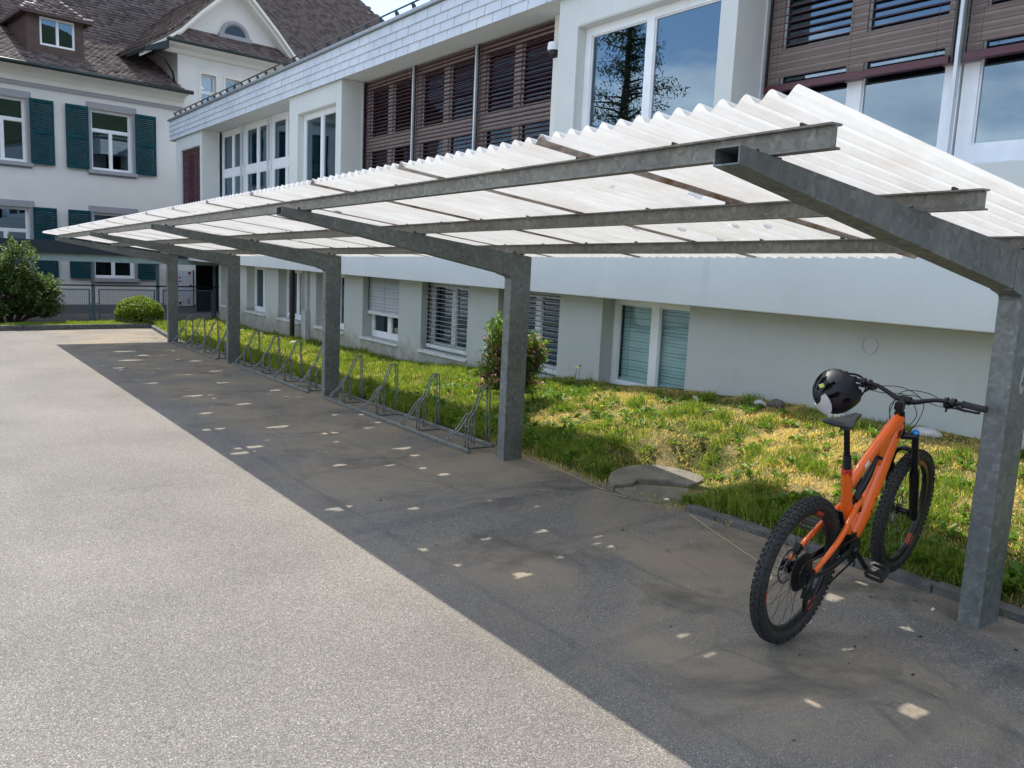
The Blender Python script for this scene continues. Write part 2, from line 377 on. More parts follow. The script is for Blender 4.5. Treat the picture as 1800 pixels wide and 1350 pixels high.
def lawn_meshes():
    m = MB(); ny, nx = 150, 24
    ys = np.linspace(-5, 24.2, ny)
    for y in ys:
        e = float(edge_x(y)) if y < 23.3 else 4.9
        for x in np.linspace(e, 7.0-TH*y+.0, nx): m.v.append((x, y, float(lawn_z(x, y)) if x > e+.01 else gz(y)-.02)); m.rnd.append(.5)
    for j in range(ny-1):
        for i in range(nx-1): m.f.append((j*nx+i, j*nx+i+1, (j+1)*nx+i+1, (j+1)*nx+i)); m.m.append(0)
    k = len(m.v)
    A = np.linspace(-26, .3, 40); B = np.linspace(.08, .95, 5)
    for a in A:
        for b in B: p = strip_pt(a, b); m.v.append((p[0], p[1], gz(p[1])+.07+.02*math.sin(a*3))); m.rnd.append(.5)
    for j in range(39):
        for i in range(4): q = k+j*5+i; m.f.append((q, q+1, q+6, q+5)); m.m.append(0)
    tag(m.build('lawn_soil', 'soil', smooth=True), 'bare soil and moss under the grass beside the school wall', 'soil', kind='structure')
lawn_meshes()
def unit(v): return v/(np.linalg.norm(v, axis=-1, keepdims=True)+1e-9)
def vnoise(x, y, s, seed=0):
    """cheap smooth value noise"""
    r = np.random.default_rng(seed).random((64, 64)); fx, fy = (x*s) % 64, (y*s) % 64
    i, j = fx.astype(int), fy.astype(int); u, v = fx-i, fy-j; u = u*u*(3-2*u); v = v*v*(3-2*v)
    i1, j1 = (i+1) % 64, (j+1) % 64
    return (r[i, j]*(1-u)+r[i1, j]*u)*(1-v)+(r[i, j1]*(1-u)+r[i1, j1]*u)*v
def grass():
    Vs, Fs, Rn = [], [], []; off = 0
    def blades(x, y, z, h, w, lean, col):
        nonlocal off
        n = len(x); a = RNG.random(n)*2*np.pi; la = RNG.random(n)*2*np.pi
        sx, sy = np.cos(a)*w/2, np.sin(a)*w/2; lx, ly = np.cos(la)*lean*h, np.sin(la)*lean*h
        P = np.stack([x, y, z], 1); S = np.stack([sx, sy, np.zeros(n)], 1)
        m1 = P+np.stack([lx*.35, ly*.35, h*.6], 1); tp = P+np.stack([lx, ly, h*np.sqrt(np.clip(1-lean**2*.6, .15, 1))], 1)
        V = np.stack([P-S, P+S, m1+S*.8, m1-S*.8, tp], 1).reshape(-1, 3)
        b = np.arange(n)*5+off
        Fs.append(np.stack([b, b+1, b+2], 1)); Fs.append(np.stack([b, b+2, b+3], 1)); Fs.append(np.stack([b+3, b+2, b+4], 1))
        Vs.append(V); Rn.append(np.repeat(col, 5)); off += 5*n
    def dryness(x, y):
        f = vnoise(x, y, 1.3, 1)*.55+vnoise(x, y, 4.1, 2)*.3+vnoise(x, y, 11., 3)*.15
        f = f+.16*np.exp(-((x-5.7)**2/.8**2+(y-4.6)**2/1.2**2))+.08*np.exp(-((x-6.2)**2/.5**2+(y-3.3)**2/1.5**2))
        near = np.clip((8.2-y)/1.6, 0, 1)            # the dry part of the lawn is the near, sunny mound
        return np.clip((f-.42)*4., 0, 1)*(.2+.8*near)*np.clip((x-edge_x(y)-.15)/.5, .05, 1)
    for (y0, y1, dens, hm) in ((-4, 2, 3000, .06), (2, 5, 9000, .05), (5, 8, 7500, .048), (8, 12, 4500, .06), (12, 17, 2600, .075), (17, 24.2, 1500, .08)):
        n = int((y1-y0)*2.2*dens); y = y0+(y1-y0)*RNG.random(n); e = edge_x(y); x = e+(6.85-e)*RNG.random(n)**1.0
        keep = ~(((x-4.90)**2/.44**2+(y-4.70)**2/.44**2) < .9+.22*np.sin(5*np.arctan2(y-4.7, x-4.92)+1)); x, y = x[keep], y[keep]
        # tufts: patchy height
        t = vnoise(x, y, 2.3, 5); t2 = vnoise(x, y, 9., 6); dr = dryness(x, y)
        keep = RNG.random(len(x)) < (.35+.8*t2); x, y, t, t2, dr = x[keep], y[keep], t[keep], t2[keep], dr[keep]
        h = hm*(.25+2.6*t*t2+.7*RNG.random(len(x))**2)*(1-.5*dr)
        e = edge_x(y); h *= 1+1.1*np.clip(1-(x-e)/.22, 0, 1)*t     # longer along the kerb
        dry = RNG.random(len(x)) < dr*1.05+.05
        col = np.where(dry, .58+.42*RNG.random(len(x)), np.clip(.12+.38*vnoise(x, y, 6., 8)+.16*RNG.standard_normal(len(x)), 0, .56))
        lean = np.where(dry, .75+.35*RNG.random(len(x)), .15+.75*RNG.random(len(x)))
        w = .0026+.0048*RNG.random(len(x))**1.5; w *= np.clip(y/8, 1, 2.4)
        blades(x, y, lawn_z(x, y)-.004, h, w, np.clip(lean, 0, 1.15), col)
    # dense lush tufts
    for _ in range(420):
        ty = RNG.uniform(1, 20); tx = RNG.uniform(float(edge_x(ty))+.03, 6.7)
        if _ % 3 == 0: tx = float(edge_x(ty))+.05+.1*RNG.random()
        if ((tx-4.90)**2/.50**2+(ty-4.70)**2/.50**2) < 1: continue
        n = 90; x = tx+RNG.normal(0, .05, n); y = ty+RNG.normal(0, .05, n)
        blades(x, y, lawn_z(x, y)-.004, .05+.09*RNG.random(n), .004+.004*RNG.random(n), .2+.6*RNG.random(n), .15+.4*RNG.random(n))
    # the strip in front of the mesh fence
    n = 26000; a = -9+9.2*RNG.random(n); b = .1+.8*RNG.random(n)
    k0 = np.array([4.86, 23.36]); d = np.array([math.cos(R(10)), math.sin(R(10))]); nn = np.array([-d[1], d[0]])
    x = k0[0]+d[0]*a+nn[0]*b; y = k0[1]+d[1]*a+nn[1]*b
    blades(x, y, G*y+.07, .05+.12*RNG.random(n)*vnoise(x, y, 3, 9), .007+.006*RNG.random(n), .2+.6*RNG.random(n), .25+.3*RNG.random(n))
    # wisps on the asphalt edge
    n = 2600; y = -1+7.6*RNG.random(n); x = edge_x(y)+.02-.17*RNG.random(n)**2*(.3+vnoise(y, y, 2.5, 12))
    blades(x, y, G*y+.0, .02+.05*RNG.random(n), .003+.002*RNG.random(n), .6+.5*RNG.random(n), .3+.7*RNG.random(n))
    V = np.concatenate(Vs); F = np.concatenate(Fs); rn = np.concatenate(Rn)
    tag(npmesh('grass', V, F, 'grass', rn), 'patchy grass, green and sun-dried, on the bank below the school wall', 'grass', kind='stuff')
grass()
def leafcloud(P, D, S, wr, col, droop=.15, fold=.25):
    """pointed folded leaves: P base (n,3), D unit dir, S length"""
    n = len(P); up = np.array([0, 0, 1.]); side = np.cross(D, up)+RNG.normal(0, .35, (n, 3)); side -= (side*D).sum(1)[:, None]*D
    side /= np.linalg.norm(side, axis=1)[:, None]+1e-9; nrm = np.cross(side, D)
    S = S[:, None]; mid = P+D*S*.5
    l = mid+side*S*wr+nrm*S*fold*.4; r = mid-side*S*wr+nrm*S*fold*.4; tip = P+D*S-np.array([0, 0, 1.])*S*droop
    V = np.stack([P, l, tip, r], 1).reshape(-1, 3); b = np.arange(n)*4
    F = np.concatenate([np.stack([b, b+1, b+2], 1), np.stack([b, b+2, b+3], 1)])
    return V, F, np.repeat(col, 4)
def weeds():
    Vs, Fs, Rs = [], [], []; off = 0
    for k in range(1000):
        y = RNG.uniform(1.2, 10); e = float(edge_x(y)); x = RNG.uniform(e+.03, 6.6)
        if k % 2 == 0: x = e+.04+.28*RNG.random()
        if ((x-4.90)**2/.48**2+(y-4.70)**2/.48**2) < 1: continue
        n = RNG.integers(5, 15); a = RNG.random(n)*2*np.pi; el = RNG.uniform(.1, .9, n)
        D = np.stack([np.cos(a)*np.cos(el), np.sin(a)*np.cos(el), np.sin(el)], 1)
        z = float(lawn_z(x, y)); P = np.tile([x, y, z+.01], (n, 1))+D*RNG.random((n, 1))*.03
        sz = RNG.uniform(.04, .10)*(1 if y < 7 else 1.2)
        V, F, c = leafcloud(P, D, sz*RNG.uniform(.6, 1.2, n), RNG.uniform(.13, .3), RNG.uniform(.0, .75, n), .3)
        Vs.append(V); Fs.append(F+off); Rs.append(c); off += len(V)
    tag(npmesh('weeds', np.concatenate(Vs), np.concatenate(Fs), 'leaf_bright', np.concatenate(Rs)), 'broad-leaved weeds scattered through the grass bank', 'weeds', kind='stuff')
weeds()
def litter():
    n = 900; y = 1+18*RNG.random(n)**1.3; x = 2.25+2.35*RNG.random(n)**.6
    P = np.stack([x, y, G*y+.004+.004*RNG.random(n)], 1); a = RNG.random(n)*2*np.pi; D = unit(np.stack([np.cos(a), np.sin(a), .15*RNG.random(n)], 1))
    V, F, c = leafcloud(P, D, .006+.028*RNG.random(n)**3, .22, np.where(RNG.random(n) < .6, .0, .6+.4*RNG.random(n)), 0., .05)
    M['litter'] = leafmat('dead_leaf', [(0, (.025, .018, .012)), (.5, (.10, .07, .04)), (1, (.45, .38, .25))], .05)
    tag(npmesh('leaf_litter', V, F, 'litter', c), 'dead leaf crumbs and straw bits scattered on the asphalt under the shelter', 'litter', kind='stuff')
litter()
def kerbs():
    m = MB(); y = -5.
    while y < 4.1:
        L = random.uniform(.45, .62); j = random.uniform(-.006, .006)
        m.box(4.60+j, y+.004, gz(y)-.1, 4.70+j, min(4.15, y+L)-.004, gz(y)+.044+j, 0); y += L
    tag(m.build('kerb_edging', 'kerb', bevel=.008), 'low worn granite edging between the asphalt and the grass', 'kerb', kind='structure')
    m = MB(); a = -26.
    while a < .0:
        L = 1.0; p, q = strip_pt(a+.005, 0), strip_pt(min(a+L, .02)-.005, 0); p2, q2 = strip_pt(a+.005, .1), strip_pt(min(a+L, .02)-.005, .1)
        z = gz(p[1]); m.hexa([(*p, z-.1), (*q, z-.1), (*q2, z-.1), (*p2, z-.1), (*p, z+.12), (*q, z+.12), (*q2, z+.12), (*p2, z+.12)]); a += L
    # the return along the lawn towards the last post
    for i in range(4):
        t0, t1 = i/4, (i+1)/4; A = Vector((4.86, 23.34, 0)); B = Vector((4.50, 19.75, 0)); p = A.lerp(B, t0+.004); q = A.lerp(B, t1-.004)
        z = gz(p.y); d = Vector((.09, -.01, 0))
        m.hexa([(p.x, p.y, z-.1), (q.x, q.y, z-.1), (q.x+.09, q.y, z-.1), (p.x+.09, p.y, z-.1), (p.x, p.y, z+.09), (q.x, q.y, z+.09), (q.x+.09, q.y, z+.09), (p.x+.09, p.y, z+.09)])
    tag(m.build('yard_kerb', 'kerb', bevel=.008), 'dark kerb closing the far end of the yard', 'kerb', kind='structure')
kerbs()
def slab():
    t = empty('drain_slab', (4.90, 4.70, gz(4.70)+.006), R(-33), label='round weathered concrete drain slab with a broken slot, sunk in the grass edge', cat='drain cover')
    def disc(r0, r1, z0, z1, sy, cut=None, nn=40):
        m = MB(); pts = [(r1*math.cos(2*math.pi*k/nn), r1*sy*math.sin(2*math.pi*k/nn)) for k in range(nn)]
        m.prism(pts, lambda p, q: (p[0], p[1], q), z0, z1); return m
    a = [(.43*math.cos(t_), .47*math.sin(t_)) for t_ in np.linspace(R(18), R(195), 24)]
    b = [(.43*math.cos(t_), .47*math.sin(t_)) for t_ in np.linspace(R(198), R(375), 24)]
    m = MB(); m.prism(a+[(-.24, -.05), (-.18, .06), (.04, .05), (.22, -.05), (.33, .04)], lambda p, q: (p[0], p[1], q+.065*(p[1]+.45)), -.06, .03); m.build('cover_rear', 'concrete', t, bevel=.012)
    m = MB(); m.prism(b+[(.35, .02), (.24, -.09), (.04, -.04), (-.20, -.02), (-.25, -.09)], lambda p, q: (p[0], p[1], q+.06*(p[1]+.45)), -.06, .014); m.build('cover_front', 'concrete', t, bevel=.012)
    m = disc(0, .40, -.08, -.012, 1.1); m.build('slot_fill', 'soil', t)
slab()
def rock(name, c, sx, sy, sz, mat, label, seed, rz=0.):
    r = random.Random(seed); m = MB(); nu, nv = 16, 10; vs = []
    ph = [r.uniform(0, 6.28) for _ in range(6)]
    for j in range(nv+1):
        t = math.pi*j/nv
        for i in range(nu):
            p = 2*math.pi*i/nu; k = 1+.10*math.sin(2*p+ph[0])+.08*math.sin(3*p+ph[1]+t*2)+.06*math.sin(5*p+ph[2])*math.sin(3*t+ph[3])
            vs.append((sx*k*math.sin(t)*math.cos(p), sy*k*math.sin(t)*math.sin(p), sz*(math.cos(t)*(1+.1*math.sin(p*2+ph[4])))))
    fs = [(j*nu+i, j*nu+(i+1) % nu, (j+1)*nu+(i+1) % nu, (j+1)*nu+i) for j in range(nv) for i in range(nu)]
    m.add(vs, fs); o = m.build(name, mat, smooth=True); o.location = c; o.rotation_euler = (0, 0, rz)
    return tag(o, label, 'stone', 'stones along the foot of the school wall')

def rocks():
    L = [((6.72, 4.35), .20, .085, .075, 'stone_white', 'long smooth white stone against the wall behind the bicycle'),
         ((6.66, 5.15), .075, .06, .05, 'stone_pale', 'small rounded pale stone left of the helmet, by the wall'),
         ((6.72, 5.0), .09, .08, .06, 'stone_dark', 'dark mossy stone beside the small pale one left of the helmet'),
         ((6.62, 5.92), .13, .06, .035, 'stone_pale', 'flat pale stone in the grass right of the wide window'),
         ((6.70, 3.5), .13, .07, .05, 'stone_pale', 'pale stone at the wall foot under the right handlebar grip'),
         ((6.55, 11.6), .10, .07, .05, 'stone_pale', 'pale stone under the window with open grey slats'),
         ((6.45, 12.6), .12, .09, .06, 'stone_pale', 'rounded stone under the half-shuttered window'),
         ((6.5, 13.7), .14, .10, .08, 'stone_pale', 'pale stone below the left end of the half-shuttered window'),
         ((6.35, 16.9), .16, .13, .10, 'stone_pale', 'biggest brown-grey stone right of the black downpipe foot'),
         ((6.42, 17.85), .17, .13, .09, 'stone_dark', 'dark stone left of the black downpipe foot'),
         ((6.4, 15.6), .10, .08, .06, 'stone_pale', 'small stone right of the grey cable duct'),
         ((6.4, 19.2), .13, .10, .07, 'stone_pale', 'pale stone under the second window from the far end'),
         ((6.35, 20.4), .11, .09, .06, 'stone_pale', 'pale flat stone under the window nearest the last posts')]
    for i, ((x, y), a, b, c, m, lab) in enumerate(L):
        k = .68 if y > 10 else .9
        rock('stone', (x, y, float(lawn_z(x, y))+c*.25*k), a*k, b*k, c*k, m, lab, 40+i, .9+i)
rocks()

# ---------------------------------------------------------------- bicycle shelter
X0, WX, WY, Y1, SP = 4.32, .216, .110, 1.874, 4.276
PY = [Y1, Y1+SP, Y1+2*SP-.05, Y1+3*SP-.02, Y1+4*SP+.05]
ATX, ATZ, HT, HJ = 2.205, 2.154, 1.880, 1.69
def sh(p): return (p[0], p[1], p[2]+gz(p[1]))
def arm_z(x): return ATZ+(HT-ATZ)*(x-ATX)/(X0+WX-ATX)
shelter = empty('bicycle_shelter', (0, 0, 0), label='long galvanised steel bicycle shelter with a white corrugated translucent roof on five posts', cat='bicycle shelter')
def roof_z(x): return 2.272-.1175*(x-2.13)
def shelter_parts():
    for k, y in enumerate(PY):
        # post and arm are one welded plate profile, hollow at the tip
        m = MB()
        zb = gz(y)-.03
        post = [(X0, zb-gz(y)), (X0+WX-.01, zb-gz(y)), (X0+WX, HT), (X0+WX-.004, HT)]
        m.prism([(X0, -.03), (X0+WX-.006, -.03), (X0+WX, 1.60), (X0+WX, HT), (X0+.0, arm_z(X0)), (X0-.10, arm_z(X0-.10)), (X0-.10, HJ+.028), (X0-.02, HJ+.006), (X0-.006, HJ-.002), (X0, HJ-.02)],
                lambda p, q: (p[0], q, p[1]), y, y+WY)
        m.build('post', 'galv', shelter, fn=sh, bevel=.006)
        m = MB(); xa, xb = ATX, X0-.102
        tz, bz = arm_z, lambda x: (ATZ-.062)+(HJ+.034-(ATZ-.062))*(x-xa)/(xb-xa)
        t = .005
        # four walls of the hollow arm
        def wall(a, b, c, d):   # x-z corners a..d extruded? direct hexas
            m.hexa([(xa, a[0], a[1]), (xb, c[0], c[1]), (xb, c[2], c[1]), (xa, a[2], a[1]), (xa, b[0], b[1]), (xb, d[0], d[1]), (xb, d[2], d[1]), (xa, b[2], b[1])])
        y0, y1 = y, y+WY
        def seg(ya, yb, zl0, zl1, zh0, zh1):
            m.hexa([(xa, ya, zl0), (xb, ya, zl1), (xb, yb, zl1), (xa, yb, zl0), (xa, ya, zh0), (xb, ya, zh1), (xb, yb, zh1), (xa, yb, zh0)])
        seg(y0, y0+t, bz(xa), bz(xb), tz(xa), tz(xb)); seg(y1-t, y1, bz(xa), bz(xb), tz(xa), tz(xb))
        seg(y0+t, y1-t, tz(xa)-t, tz(xb)-t, tz(xa), tz(xb)); seg(y0+t, y1-t, bz(xa), bz(xb), bz(xa)+t, bz(xb)+t)
        m.build('arm', 'galv', shelter, fn=sh)
        # weld seam at the knee
        m = MB(); m.tube([(X0-.101, y-.001, HJ+.036), (X0-.101, y-.001, arm_z(X0-.1)-.002)], .002, 6); m.build('weld_seam', 'galv', shelter, fn=sh)
        for xp in (2.40, 3.40, 4.42):
            z = arm_z(xp)
            for s in (-1, 1):
                m = MB()
                m.box(xp-.05 if s < 0 else xp+.028, y+.02, z, xp-.028 if s < 0 else xp+.05, y+.09, z+.008)
                m.tube([(xp+s*.042, y+.055, z+.006), (xp+s*.042, y+.055, z+.030)], .008, 6)
                m.tube([(xp+s*.042, y+.055, z+.006), (xp+s*.042, y+.055, z+.016)], .015, 6)
                m.tube([(xp+s*.042, y+.055, z-.02), (xp+s*.042, y+.055, z)], .006, 6)
                m.build('beam_clamp', 'dark_steel', shelter, fn=sh)
    YN, YF = 1.655, 20.1
    for xp in (2.40, 3.40, 4.42):
        m = MB(); z0 = arm_z(xp)+.0085; z1 = roof_z(xp)-.020
        hw = .028
        m.box(xp-hw, YN, z0, xp+hw, YF, z0+.007); m.box(xp-hw, YN, z1-.007, xp+hw, YF, z1); m.box(xp-.003, YN, z0+.007, xp+.003, YF, z1-.007)
        o = m.build('purlin', 'galv_beam', shelter, fn=sh)
        # hook bolts along the purlin, holding the sheets
        y = YN+.12; hb0 = None
        while y < YF:
            if hb0 is None: m = MB(); m.box(xp-.014, -.012, z1, xp-.002, .012, z1+.014); hb0 = hb = m.build('hook_bolt', 'dark_steel', o)
            else: hb = hb0.copy(); COL.objects.link(hb)
            hb.location = (0, y, gz(y)); y += .579
    # one corrugated sheet, copied along the roof
    PIT = 1.25/13; W = 13*PIT+PIT*.8; XA, XB = 2.13, 5.15
    nyv = int(round(W/PIT*10)); xs = np.concatenate([np.linspace(XA, XB, 60)])
    xs = np.linspace(XA, XB, 116)
    SPOT = [(2.37, 5.35, .25, .15), (3.34, 4.21, .20, .12), (2.72, 3.60, .20, .13), (2.90, 4.25, .13, .12), (4.03, 2.46, .20, .15), (3.21, 1.55, .18, .15), (4.03, 1.81, .13, .14),
            (2.40, 8.68, .30, .13), (2.45, 7.66, .35, .14), (2.33, 7.44, .28, .12), (3.15, 13.37, .70, .22), (2.81, 11.08, .35, .16), (3.05, 8.55, .32, .13), (3.74, 7.0, .26, .12), (2.44, 4.27, .10, .08),
            (2.49, 3.92, .08, .07), (4.40, 2.52, .15, .12), (3.55, 5.9, .12, .08), (3.45, 5.0, .12, .08), (2.9, 15.6, .45, .2), (3.3, 16.4, .35, .2), (3.9, 15.2, .3, .18), (3.5, 12.2, .3, .14), (2.6, 12.5, .25, .14),
            (3.95, 11.2, .22, .12), (3.2, 10.2, .22, .12), (2.6, 9.7, .2, .12), (3.75, 9.2, .24, .12), (3.4, 8.0, .22, .1), (2.9, 6.6, .16, .09), (3.3, 6.4, .14, .08), (3.9, 8.1, .18, .1), (2.5, 14.5, .3, .18), (3.8, 13.6, .25, .15), (3.1, 17.2, .5, .25)]
    HOLE = [(sx_, sy_+roof_z(sx_)/math.tan(R(57.)), a_*.40, b_*.33) for sx_, sy_, a_, b_ in [(q[0], q[1], q[2]*(.78 if q[1] < 5 else 1), q[3]*(.78 if q[1] < 5 else 1)) for q in SPOT]]  # holes added to the sheets to throw sun flecks on the asphalt
    hr = random.Random(3); SP2 = [(hr.uniform(2.35, 4.2), hr.uniform(1.3, 17.5)) for _ in range(46)]
    HOLE += [(a, b+roof_z(a)/math.tan(R(57.)), hr.uniform(.018, .05), hr.uniform(.012, .035)) for a, b in SP2]
    HOLE = [(a, b, c, d, hr.uniform(0, 6), hr.uniform(.15, .4)) for a, b, c, d in HOLE]
    for k in range(15):
        yo = 1.57+k*13*PIT; near = [h for h in HOLE if yo-.3 < h[1] < yo+W+.3]
        ny, nx = nyv+1, len(xs); m = MB()
        for x in xs:
            for j in range(ny):
                y = W*j/nyv; m.v.append((x, y, roof_z(x)+.0175*math.cos(2*math.pi*y/PIT)+(.0012 if y > 13*PIT else 0))); m.rnd.append(.5)
        def inhole(x, y):
            for (hx, hy, ha, hb, ph, wob) in near:
                dx, dy = (x-hx)/ha, (y-hy)/hb; d = dx*dx+dy*dy
                if d < 1+wob*math.sin(3*math.atan2(dy, dx)+ph): return True
            return False
        for i in range(nx-1):
            xc = (xs[i]+xs[i+1])/2
            for j in range(ny-1):
                if near and inhole(xc, yo+W*(j+.5)/nyv): continue
                a = i*ny+j; m.f.append((a, a+1, a+ny+1, a+ny)); m.m.append(0)
        o = m.build('roof_sheet', 'sheet' if k else 'sheet_first', shelter, smooth=True)
        o.location = (0, yo, gz(yo)-.0018*(k % 2)); o.rotation_euler = (math.atan(G), 0, 0)
    # sticker on the near post
    m = MB(); cx, cz = X0+.125, 1.285
    pts = [(.030*math.cos(a), .078*math.sin(a)) for a in np.linspace(0, 2*math.pi, 28, endpoint=False)]
    m.prism(pts, lambda p, q: (cx+p[0]+p[1]*.12, PY[0]-q, cz+p[1]), .0005, .0014)
    st = m.build('sticker', simple('faded_sticker', (.36, .38, .35), .5), shelter, fn=sh)
    textmesh('Vitagr', .040, 'sticker_writing', 'black_decal', st,
             lambda c: Vector(sh((cx+.008+c.y-c.x*.12, PY[0]-.002+c.z*.2, cz-c.x))), bold=.0006)
shelter_parts()

# ---------------------------------------------------------------- bicycle racks
def smooth_path(P, n=6):
    out = []
    P = [Vector(p) for p in P]
    for i in range(len(P)-1):
        p0, p1, p2, p3 = P[max(i-1, 0)], P[i], P[i+1], P[min(i+2, len(P)-1)]
        for k in range(n):
            t = k/n; out.append(.5*((2*p1)+(-p0+p2)*t+(2*p0-5*p1+4*p2-p3)*t*t+(-p0+3*p1-3*p2+p3)*t**3))
    out.append(P[-1]); return out
def rack_proto(n, L):
    t = empty('bicycle_rack', (0, 0, 0))
    m = MB(); m.box(0, 0, .0, .034, L, .034); m.build('front_rail', 'galv_rack', t, bevel=.004)
    m = MB(); m.box(.36, .14, .0, .394, L+.14, .034); m.build('rear_rail', 'galv_rack', t, bevel=.004)
    for i in range(n):
        y = .34+i*(L-.62)/(n-1); m = MB(); r = .0078
        for s in (-.028, .028):
            # low hoop: slopes up from the front rail and drops straight down
            m.tube(smooth_path([(.017, y+s+.06, .03), (.03, y+s+.055, .09), (.11, y+s+.03, .17), (.16, y+s+.01, .26), (.20, y+s-.005, .315), (.235, y+s-.012, .315), (.25, y+s-.014, .27), (.25, y+s-.014, .012)], 5), r, 7)
            # high hoop: rises straight, leans back to a high crown, drops to the rear rail
            m.tube(smooth_path([(.10, y+s-.15, .012), (.10, y+s-.15, .24), (.115, y+s-.145, .30), (.19, y+s-.13, .38), (.25, y+s-.11, .50), (.30, y+s-.10, .59), (.345, y+s-.09, .60), (.372, y+s-.09, .54), (.377, y+s-.09, .03)], 5), r, 7)
        for (x, z, dy) in ((.10, .22, -.15), (.377, .30, -.09), (.25, .2, -.014)):
            m.tube([(x, y+dy-.03, z), (x, y+dy+.03, z)], .007, 6)
        m.build('wheel_holder', 'galv_rack', t, smooth=True)
        m = MB(); m.box(.034, y-.175, .001, .36, y-.150, .012); m.build('cross_bar', 'galv_rack', t)
    return t
def copy_tree(o, parent=None):
    c = o.copy(); COL.objects.link(c)
    if parent: c.parent = parent
    for ch in [x for x in bpy.data.objects if x.parent == o and x != c]: copy_tree(ch, c)
    return c
labs = ['galvanised rack of four hoop holders between the second and third posts, nearest the camera',
        'galvanised rack of four hoop holders between the third and fourth posts', 'galvanised rack of four hoop holders between the last two posts, farthest away']
rk = rack_proto(4, 3.72)
for i, ((xx, yy), lab) in enumerate(zip(((4.19, 6.56), (4.26, 10.83), (4.29, 15.3)), labs)):
    o = rk if i == 0 else copy_tree(rk)
    o.location = (xx, yy, gz(yy)+.003); o.rotation_euler = (math.atan(G), 0, R(-1.2)); tag(o, lab, 'bicycle rack', 'bicycle racks under the shelter')

# ---------------------------------------------------------------- walls and windows
def wall_cells(m, fn, a0, a1, z0, z1, holes, d0, d1, mi=0):
    As = sorted({a0, a1, *[h[0] for h in holes], *[h[1] for h in holes]}); Zs = sorted({z0, z1, *[h[2] for h in holes], *[h[3] for h in holes]})
    As = [a for a in As if a0 <= a <= a1]; Zs = [z for z in Zs if z0 <= z <= z1]
    for i in range(len(As)-1):
        j = 0
        while j < len(Zs)-1:
            inh = lambda jj: any(h[0] <= (As[i]+As[i+1])/2 <= h[1] and h[2] <= (Zs[jj]+Zs[jj+1])/2 <= h[3] for h in holes)
            if inh(j): j += 1; continue
            k = j
            while k+1 < len(Zs)-1 and not inh(k+1): k += 1
            A, B, zl, zh = As[i], As[i+1], Zs[j], Zs[k+1]
            m.hexa([fn(A, d0, zl), fn(B, d0, zl), fn(B, d1, zl), fn(A, d1, zl), fn(A, d0, zh), fn(B, d0, zh), fn(B, d1, zh), fn(A, d1, zh)], mi)
            j = k+1
def fbox(m, fn, a0, a1, d0, d1, z0, z1, mi=0):
    m.hexa([fn(a0, d0, z0), fn(a1, d0, z0), fn(a1, d1, z0), fn(a0, d1, z0), fn(a0, d0, z1), fn(a1, d0, z1), fn(a1, d1, z1), fn(a0, d1, z1)], mi)
def window(parent, fn, a0, a1, z0, z1, panes, fmat='white_frame', gmat='glass', dep=.06, name='window'):
    """frame = the wall-cells around the panes; panes are (a0,a1,z0,z1)"""
    m = MB(); wall_cells(m, fn, a0, a1, z0, z1, panes, 0, dep)
    for p in panes:       # glazing beads
        for (q0, q1, r0, r1) in ((p[0], p[0]+.014, p[2], p[3]), (p[1]-.014, p[1], p[2], p[3]), (p[0]+.014, p[1]-.014, p[2], p[2]+.014), (p[0]+.014, p[1]-.014, p[3]-.014, p[3])):
            fbox(m, fn, q0, q1, .018, .04, r0, r1)
    f = m.build(name, fmat, parent)
    m = MB()
    for p in panes: fbox(m, fn, p[0]+.002, p[1]-.002, .030, .036, p[2]+.002, p[3]-.002)
    m.build('pane', gmat, f)
    return f
def two_panes(a0, a1, z0, z1, st, mu, rows):
    c = (a0+a1)/2; out = []
    for (r0, r1) in rows: out += [(a0+st, c-mu/2, r0, r1), (c+mu/2, a1-st, r0, r1)]
    return out
def slats(name, mat, parent, fn, a0, a1, z0, z1, pitch, depth, tilt, d, rail=None):
    m = MB(); z = z1-pitch/2; t = math.tan(tilt)
    ca, sa = math.cos(tilt)*depth/2, math.sin(tilt)*depth/2
    rr = random.Random(int(a0*97))
    while z > z0+.04:
        s = rr.uniform(-.06, .06); c2, s2 = math.cos(tilt+s)*depth/2, math.sin(tilt+s)*depth/2
        # gently cambered slat with rolled edges
        pr = [(-c2, -s2), (0, depth*.06), (c2, s2), (c2, s2-.003), (0, depth*.06-.003), (-c2, -s2-.006)]
        zz = z+rr.uniform(-.003, .003)
        m.prism(pr, lambda p, q: fn(q, d+p[0], zz+p[1]), a0, a1); z -= pitch
    m.build(name, mat, parent)
    r = MB(); fbox(r, fn, a0, a1, d-.035, d+.035, z0, z0+.055); f = r.build('bottom_rail', rail or mat, parent)
    for a in (a0+.12, (a0+a1)/2, a1-.12):
        r = MB(); r.tube([fn(a, d-depth/2, z0+.02), fn(a, d-depth/2, z1)], .0018, 5); r.build('blind_cord', 'dark_steel', parent)
    for a in (a0-.012, a1+.012): r = MB(); fbox(r, fn, a-.01, a+.01, d-.012, d+.012, z0, z1+.02); r.build('blind_guide', 'dark_steel', parent)

